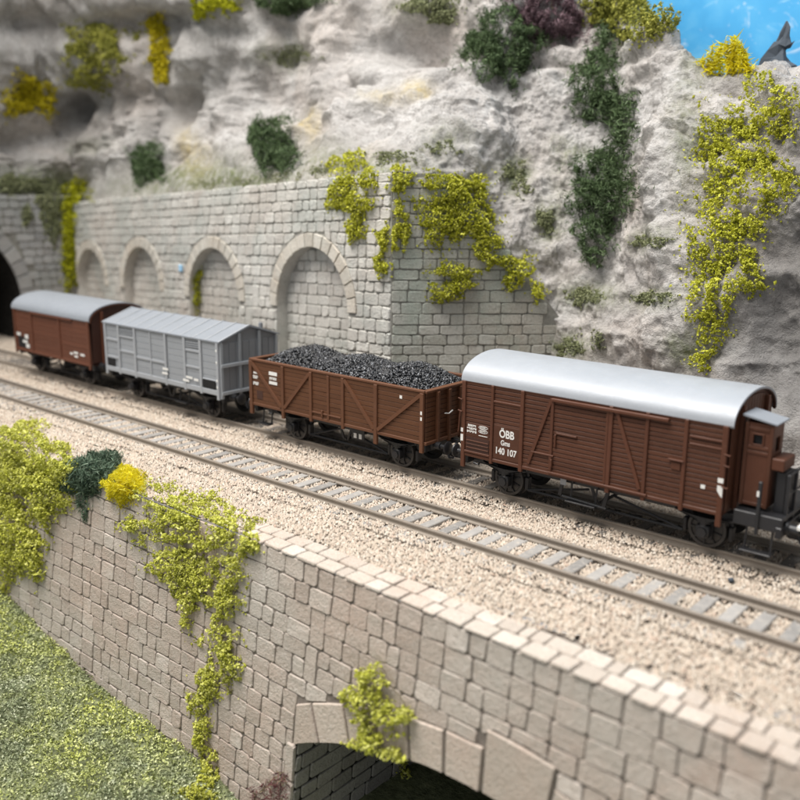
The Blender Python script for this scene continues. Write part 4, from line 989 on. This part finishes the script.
MB().bbox(L(-192.3), L(-191.5), -HW-.75, -HW, 14.5, 34.2, .1).build('door_post', 'wagon_grey_trim', t3)
for a, b in ((-216, -205.5), (-165.8, -156.6)):
    v = MB().box(L(a), L(b), -HW-.36, -HW-.3, 30.4, 33.9).build('vent', 'wagon_grey_dark', t3)
    for z in (31.0, 31.9, 32.8): MB().bar((L(a), -HW-.5, z), (L(b), -HW-.5, z+.3), .3, .4).build('louvre', 'wagon_grey', v)
for a, b in ((-227, -221), (-154.4, -145.8)): MB().box(L(a), L(b), -HW-.75, -HW-.6, 14.8, 18.4).build('label_board', 'black_plate', t3)
for a, b, z in ((-167.8, -163.6, 15.6), (-182.5, -178.5, 18.6), (-183, -179, 16.6), (-165.5, -161, 17.2), (-160, -157, 16.8)): MB().box(L(a), L(b), -HW-1.05, -HW-.97, z, z+1.0).build('lettering_patch', 'white_print', t3)
for z in (15.6, 18.4, 26, 31): MB().box(L(-144.7), L(-143.9), -HW-1.02, -HW-.96, z, z+1.0).build('label_plate', 'white_print', t3)
pr = [(-HW-1, ze-.1), (0, zt), (HW+1, ze-.1)]
rf = MB().prism(pr+[(HW+1, ze-.6), (0, zt-.55), (-HW-1, ze-.6)], 'x', x0_-1, x1_+1.2).build('roof', 'old_roof', t3)
rm = MB().prism([(-HW-1.05, ze), (0, zt+.35), (HW+1.05, ze), (HW+1, ze-.2), (0, zt-.05), (-HW-1, ze-.2)], 'x', -.35, .35).mesh('roof_rib')
for k in range(11): link('roof_rib', rm, 'wagon_grey_trim', rf, (x0_-.4+k*(x1_-x0_+1.2)/10, 0, 0))
MB().bbox(x1_-3, x1_-1.4, 8, 9.6, 37.6, 40.6, .3).build('roof_stub', 'wagon_grey_dark', t3)  # small dark stub on the rear roof slope
step_mesh(t3, L(-173), -13.5, 8, 4.6)

# --- wagon 4: far brown van
X4 = -280.5
t4 = thing('small_covered_wagon', 'smaller plain brown covered goods wagon with grey arched roof by the tunnel', 'goods wagon', (X4, 0, 0), 0, 'goods wagons in the train'); L = lambda x: x-X4
running_gear(t4, L(-317), L(-244), (L(-306), L(-256)))
x0_, x1_ = L(-318), L(-243); zb, ze, zt = 12.6, 34.0, 41.0; rp = arch_roof_pts(HW, ze, zt)
bays = [(x0_, L(-299)), (L(-299), L(-271)), (L(-271), x1_)]
planked(t4, 'side_wall', bays, 9, zb, ze, -HW, 'old_brown', 'dark_brown', .3, .1)
MB().box(x0_, x1_, HW-1, HW, zb, ze).build('side_wall', 'old_brown', t4); MB().box(x0_, x1_, -HW+1, HW-1, 11.8, 13).build('floor', 'dark_brown', t4)
for x, s in ((x0_, -1), (x1_, 1)):
    ew = MB().prism([(-HW+1, 12.2), (HW-1, 12.2)]+[(y, z-.2) for y, z in reversed(rp)], 'x', x-s, x).build('end_wall', 'dark_brown', t4)
    for y in (-9, 9): MB().bbox(min(x, x+s*1.1), max(x, x+s*1.1), y-.7, y+.7, 11, 38, .12).build('end_post', 'old_brown', ew)
for x in (-317.3, -299, -271, -243.8): MB().bbox(L(x)-.7, L(x)+.7, -HW-.85, -HW, 10 if x in (-317.3, -243.8) else 11.5, ze-.2, .12).build('side_post', 'old_brown', t4)
MB().bbox(x0_, x1_, -HW-.7, -HW+.1, 11.6, 12.9, .12).build('sill', 'old_brown', t4)
MB().bbox(L(-299), L(-258), -HW-1.2, -HW-.3, 32.6, 33.5, .12).build('door_rail', 'old_brown', t4)
r4 = arch_roof_pts(HW+.9, ze-.1, zt+.7, 22)
rf = MB().prism(r4+[(y*.975, z-.5) for y, z in reversed(r4)], 'x', x0_-1, x1_+1).build('roof', 'old_roof', t4, smooth=True)
MB().prism([(y*.985, z-.25) for y, z in r4]+[(y*.93, z-1.2) for y, z in reversed(r4)], 'x', x1_+.05, x1_+.9).build('roof_hoop', 'old_brown', rf)
MB().box(L(-314.5), L(-304.5), -HW-.5, -HW-.36, 13.6, 19.2).build('label_board', 'black_plate', t4)
for a, b, z, h in ((-315.5, -311.5, 19.6, 1.6), (-307, -303.5, 18.6, 2.2), (-309.6, -304.5, 16.2, 1.4), (-306.5, -302.8, 13.8, 2.0)): MB().box(L(a), L(b), -HW-.58, -HW-.5, z, z+h).build('lettering_patch', 'white_print', t4)
for a, b, z in ((-262, -259.5, 15.6), (-258.5, -254.5, 16.4), (-258, -254.8, 14.6), (-252.5, -248.5, 16.0)): MB().box(L(a), L(b), -HW-.42, -HW-.3, z, z+1.0).build('lettering_patch', 'white_print', t4)

# ------------------------------------------------------------------ planting
BV = BVHTree.FromPolygons([tuple(p) for p in np.concatenate(SURF_V)], SURF_F)
def plant(name, label, cat, blobs, mat, n, size, thick, style='leaf', gaps=.0, gwl=10, stems=0, group=None, up=.0, off=.2, stringy=0, dirv=None):
    """blobs: image ellipses (cx,cy,rx,ry); each sample is rooted where its ray meets rock, wall or bank"""
    n = int(n*2.4) if style == "leaf" else int(n*1.9)
    bl = np.array(blobs, float); ar = bl[:, 2]*bl[:, 3]; ar = ar/ar.sum(); pts = []; roots = []
    idx = NR.choice(len(bl), n*2, p=ar); rr = np.sqrt(NR.rand(n*2)); tail = NR.rand(n*2) < .16; rr = np.where(tail, rr*NR.uniform(1, 1.55, n*2), rr); th = NR.rand(n*2)*2*math.pi; org = Vector(CAM)
    edge = 1+.24*np.sin(th*4+bl[idx, 0])+.14*np.sin(th*9+bl[idx, 1])
    xs_ = bl[idx, 0]+bl[idx, 2]*rr*np.cos(th)*edge; ys_ = bl[idx, 1]+bl[idx, 3]*rr*np.sin(th)*edge
    gn = fbm(np.stack([xs_, ys_, 0*xs_+len(name)], -1), gwl, 3)
    for k in range(n*2):
        if len(pts) >= n: break
        if gaps and gn[k] < gaps+.15*NR.randn()-.35*(1-rr[k]): continue
        h, nn, _, dist = BV.ray_cast(org, Vector(ray(xs_[k], ys_[k])))
        if h is None: continue
        if nn.dot(Vector(ray(xs_[k], ys_[k]))) > 0: nn = -nn
        prof = math.sqrt(max(.02, 1-rr[k]**2)); o_ = off+thick*prof*(NR.rand()**.6)
        if dirv: nn = (nn*.35+Vector(dirv)).normalized()
        d = nn*o_+Vector((0, 0, up*o_))
        pts.append(h+d); roots.append(h)
    if not pts: print('NO HITS', name); return
    P = np.array([tuple(p) for p in pts]); base = P[np.argmin(P[:, 2])] if stringy == 0 else P.mean(0)
    base = np.array([P[:, 0].mean(), P[:, 1].mean(), P[:, 2].min()])
    t = thing(name, label, cat, base, 0, group)
    size *= .52 if style == 'leaf' else .8; sz = size*(.45+NR.rand(len(P))**1.6*1.1)
    V, Fq = {'leaf': leaves, 'chunk': chunks, 'needle': needles}[style](P-base, sz)
    if style == 'leaf':   # foam clumps between the leaves
        V2, F2 = chunks(P[::2]-base, sz[::2]*.6); F2 = F2+len(V); V = np.concatenate([V, V2]); Fq = np.concatenate([Fq, F2])
    tag(link('foliage', np_mesh('foliage', V, Fq), mat, t), kind='stuff')
    mb = MB(); R = np.array([tuple(p) for p in roots])
    for k in range(max(stems, 3)):
        i = NR.randint(len(P)); a = P[i]; d = P-a; up_ = np.where((d[:, 2] > 1.5), np.linalg.norm(d, axis=1), 1e9); j = np.argmin(up_+NR.rand(len(P))*4)
        if up_[j] > 40: j = NR.randint(len(P))
        m_ = (a+P[j])/2+NR.uniform(-.8, .8, 3); m_ = m_*.6+(R[i]+R[j])/2*.4
        if 14 > np.linalg.norm(P[j]-a) > .3: mb.tube([a-base, m_-base, P[j]-base], .13, 3)
    if mb.v: tag(link('stems', np_mesh('stems', mb.v, mb.f), 'stem', t), kind='stuff')
    return t
G1 = 'hanging plants on the masonry'; G2_ = 'bushes on the rock face'
plant('hanging_vine', 'large lime green vine covering the right end of the rock face', 'vine',
      [(770, 110, 30, 34), (745, 150, 42, 34), (720, 140, 26, 34), (765, 180, 30, 34), (725, 205, 34, 34), (715, 245, 32, 30), (735, 275, 30, 24), (708, 300, 24, 24), (712, 335, 14, 26), (705, 362, 16, 14), (752, 225, 18, 16), (795, 185, 12, 10)], 'lime_leaf', 5200, 1.15, 5, gaps=-.12, gwl=16, stems=60, group=G2_)
plant('trailing_bush', 'upper dark green trailing bush in the gully below the lime bush', 'bush', [(606, 45, 15, 18), (596, 92, 27, 26), (613, 108, 24, 20), (628, 128, 12, 16), (600, 66, 18, 14)], 'dark_leaf', 5600, 1.6, 9, 'needle', gaps=-.32, gwl=24, group=G2_)
plant('trailing_bush', 'lower dark green trailing bush tapering above the silver roof', 'bush', [(604, 172, 28, 20), (600, 200, 31, 24), (614, 192, 20, 24), (597, 236, 20, 20), (600, 257, 9, 9), (622, 152, 12, 12)], 'dark_leaf', 7000, 1.6, 10, 'needle', gaps=-.32, gwl=24, group=G2_)
plant('bush', 'dark green bush next to the purple heather at the top', 'bush', [(505, 46, 34, 32), (490, 60, 20, 18)], 'dark_leaf', 6500, 1.7, 10, 'needle', group=G2_)
plant('heather', 'purple brown heather bush at the top edge', 'bush', [(546, 14, 35, 30)], 'purple_leaf', 6500, 1.6, 11, 'needle', group=G2_)
plant('bush', 'yellow green bush beside the blue backdrop at the top edge', 'bush', [(630, 14, 34, 20), (660, 18, 18, 18), (605, 4, 16, 12)], 'olive_leaf', 3600, 1.2, 7, group=G2_)
plant('flowering_bush', 'bright yellow spiky bush on the ridge before the blue backdrop', 'bush', [(728, 70, 21, 5)], 'yellow_leaf', 900, 2.6, 13, 'needle', dirv=(-.1, -.1, 1), group=G2_)
plant('bush', 'round dark green bush standing just above the arcade wall', 'bush', [(276, 148, 20, 24), (285, 158, 14, 16), (268, 138, 12, 14)], 'dark_leaf', 3800, 2.0, 11, 'needle', group=G2_)
plant('bush', 'small blurred dark green bush left of the round one', 'bush', [(150, 165, 15, 19)], 'dark_leaf', 2400, 2.2, 9, 'needle', group=G2_)
plant('bush', 'flat dark green bush cut by the top edge, left of centre', 'bush', [(290, 1, 28, 11)], 'dark_leaf', 2200, 2.0, 8, 'needle', group=G2_)
plant('hanging_vine', 'lime vine hanging above the right side of the largest arch', 'vine', [(352, 168, 22, 14), (343, 192, 14, 22), (360, 205, 18, 16), (358, 228, 10, 14), (370, 182, 10, 12)], 'lime_leaf', 1500, 1.3, 4, gaps=-.02, gwl=12, stems=50, group=G1)
plant('hanging_vine', 'narrow lime vine hanging down the corner of arcade and wing wall', 'vine', [(400, 180, 12, 14), (398, 215, 9, 16), (390, 240, 10, 16), (384, 265, 7, 14), (404, 232, 6, 16)], 'lime_leaf', 900, 1.3, 4, gaps=-.02, gwl=10, stems=40, group=G1)
plant('hanging_vine', 'broad lime vine draped over the raking top of the wing wall', 'vine', [(450, 190, 32, 18), (470, 215, 26, 26), (440, 220, 22, 24), (488, 240, 18, 20), (490, 256, 22, 12), (520, 272, 18, 18), (535, 290, 10, 12), (455, 270, 26, 8), (445, 292, 16, 10), (460, 284, 14, 8), (468, 190, 20, 12)], 'lime_leaf', 3600, 1.25, 5, gaps=-.08, gwl=12, stems=70, group=G1)
plant('hanging_vine', 'small lime tuft inside the second arch from the right', 'vine', [(199, 280, 4.5, 13), (198, 302, 4.5, 14)], 'far_lime_leaf', 420, 1.5, 4, stems=10, off=1.5, group=G1)
plant('hanging_vine', 'blurred lime vine hanging in the corner beside the tunnel portal', 'vine', [(76, 192, 15, 12), (69, 215, 9, 22), (68, 245, 8, 24), (69, 272, 7, 18)], 'far_lime_leaf', 1100, 1.9, 5, stems=20, group=G1)
plant('creeper', 'olive creeper spread over the dark upper left rock', 'vine', [(98, 48, 34, 22), (92, 72, 22, 18), (110, 40, 26, 16)], 'olive_leaf', 1700, 1.9, 5, gaps=.02, gwl=16, stems=20, group=G2_)
plant('creeper', 'narrow upright yellow creeper on the upper left rock', 'vine', [(157, 28, 9, 14), (160, 52, 9, 18), (162, 72, 7, 12)], 'far_yellow_leaf', 1000, 1.8, 4, stems=10, group=G2_)
plant('creeper', 'yellow olive creeper at the left edge of the rock', 'vine', [(28, 88, 22, 14), (18, 104, 16, 12), (42, 104, 13, 12)], 'far_yellow_leaf', 1200, 1.9, 5, gaps=-.1, gwl=16, stems=10, group=G2_)
plant('creeper', 'yellow green creeper at the top edge above the upright yellow one', 'vine', [(206, 6, 13, 12), (228, 8, 10, 7), (215, 2, 16, 8)], 'far_lime_leaf', 800, 1.7, 4, gaps=-.1, stems=10, group=G2_)
plant('moss', 'grey green moss hanging over the tunnel portal', 'moss', [(30, 186, 32, 8), (50, 205, 14, 20), (52, 228, 8, 14), (26, 215, 6, 10), (8, 184, 14, 9)], 'moss_leaf', 1700, 1.7, 3, gaps=.0, group=G2_)
plant('moss', 'sparse olive tuft at the top edge left of the dark bushes', 'moss', [(430, 6, 26, 9), (444, 16, 14, 8)], 'moss_leaf', 800, 1.3, 3, gaps=.0, group=G2_)
for lb, bl in (('small moss tuft on white rock right of the broad vine', [(513, 172, 12, 12), (522, 188, 9, 9)]), ('small moss tuft under the lower trailing bush', [(585, 296, 18, 10)]),
               ('long moss strip on the rock between trailing bush and large vine', [(655, 298, 24, 7), (650, 242, 20, 6)]), ('moss tuft on rock above the end of the broad vine', [(545, 224, 9, 14)]),
               ('moss patch just above the silver roof', [(572, 346, 20, 10), (600, 340, 12, 8)]), ('pale moss fringe along the top of the arcade wall', [(205, 183, 14, 7), (235, 183, 16, 6), (290, 178, 26, 6), (320, 172, 14, 7)]),
               ('pale moss on the ledge above the vines', [(440, 150, 18, 8), (395, 158, 22, 7)]), ('green grey moss ledge high on the rock', [(290, 56, 26, 10)])):
    plant('moss', lb, 'moss', bl, 'moss_leaf', 420, .9, 1.0, gaps=.05, group='moss tufts on the rock')
# front bank
plant('trailing_shrub', 'big lime shrub spilling over the low wall at the left edge', 'bush', [(25, 450, 34, 24), (55, 465, 26, 18), (15, 490, 30, 34), (50, 495, 24, 24), (18, 535, 24, 30), (35, 560, 14, 22), (8, 565, 16, 22), (72, 480, 14, 14), (52, 520, 8, 12)], 'spring_leaf', 7000, 1.3, 8, gaps=-.05, gwl=10, stems=60, dirv=(0, -.5, .8), group='plants along the low wall')
plant('juniper', 'dark blue green bush on the low wall between lime shrub and yellow bush', 'bush', [(95, 474, 24, 14), (85, 485, 18, 12), (112, 466, 12, 9)], 'teal_leaf', 3800, 2.0, 6, 'needle', dirv=(0, -.5, .8), group='plants along the low wall')
plant('juniper_sprig', 'thin dark green sprig trailing below the dark bush', 'bush', [(82, 500, 4, 10), (87, 512, 3, 10)], 'teal_leaf', 140, 1.8, 1.5, 'needle', group='plants along the low wall')
plant('flowering_bush', 'compact bright yellow bush on the edge of the low wall', 'bush', [(127, 488, 17, 15), (135, 483, 11, 10), (123, 495, 11, 9)], 'yellow_leaf', 2600, 1.4, 6, 'needle', dirv=(0, -.5, .8), group='plants along the low wall')
plant('hanging_vine', 'long lime vine hanging down the low wall to the turf', 'vine',
      [(160, 492, 26, 14), (195, 508, 44, 18), (235, 525, 28, 13), (180, 530, 40, 24), (222, 545, 34, 18), (178, 565, 24, 26), (200, 582, 24, 26), (238, 572, 11, 22), (228, 600, 17, 20), (190, 605, 12, 24), (222, 640, 17, 22), (214, 682, 15, 22), (232, 660, 12, 24), (200, 702, 11, 12), (205, 735, 9, 24), (212, 765, 8, 14), (135, 525, 14, 9), (250, 545, 12, 10)],
      'spring_leaf', 5600, 1.1, 3.5, gaps=.06, gwl=7, stems=170, dirv=(0, -.7, .35), group='plants along the low wall')
plant('hanging_vine', 'small lime vine hanging in front of the bridge arch', 'vine', [(377, 676, 13, 14), (368, 700, 16, 14), (385, 715, 24, 16), (380, 740, 22, 16), (398, 755, 12, 16), (402, 775, 6, 10), (412, 712, 8, 6), (352, 692, 6, 6)], 'spring_leaf', 780, 1.3, 4, gaps=-.02, gwl=10, stems=40, off=1.2, group='plants along the low wall')
plant('weed', 'reddish brown weed at the foot of the wall by the bridge arch', 'plant', [(275, 792, 24, 8), (285, 780, 14, 8)], 'red_leaf', 260, 1.2, 3, 'needle', stems=30, group='plants along the low wall')
plant('weed', 'pale yellow weed at the foot of the long hanging vine', 'plant', [(195, 796, 18, 9), (205, 785, 10, 6)], 'spring_leaf', 420, 1.1, 3, stems=5, group='plants along the low wall')
# a pale blue chip of enamel on the arcade wall between two arches
h, nn, _, _ = BV.ray_cast(Vector(CAM), Vector(ray(183, 268)))
MBc = MB().bbox(-1.6, 1.6, -.6, .3, -1.8, 1.8, .2); o = MBc.build('sign_plate', 'pale_blue_enamel', None, tuple(h+Vector((-.16, -.98, 0))*1.3)); o.rotation_euler.z = -A9
tag(o, 'tiny pale blue plate on the arcade wall left of the second arch', 'sign')
# dark pointed peak cut-out on the ridge in front of the backdrop
base = Vector(CAM)+Vector(ray(778, 66))*((150-CAM[1])/ray(778, 66)[1]); k = .55
V, Fq = [], []; prof = [(-14, 10), (-4, 8.5), (0, 7.0), (3, 5.6), (5, 4.0), (8, 3.4), (10, 2.2), (13, 1.7), (15.5, .35)]; nr = 11
for i, (z, r) in enumerate(prof):
    for k in range(nr):
        a = 2*math.pi*k/nr; q = r*(1+.9*float(vnoise(np.array([math.cos(a)*1.3+3, math.sin(a)*1.3, z*.22+7]))))
        V.append((q*math.cos(a)+.12*z, q*.6*math.sin(a), z+rnd.uniform(-1.6, 1.6)))
Fq = [(i*nr+k, i*nr+(k+1) % nr, (i+1)*nr+(k+1) % nr, (i+1)*nr+k) for i in range(len(prof)-1) for k in range(nr)]+[tuple(range((len(prof)-1)*nr, len(prof)*nr))]
o = link('rock_spire', np_mesh('rock_spire', V, Fq), 'grey_rock', None, tuple(base)); tag(o, 'dark jagged rock spire on the ridge before the blue backdrop', 'rock')
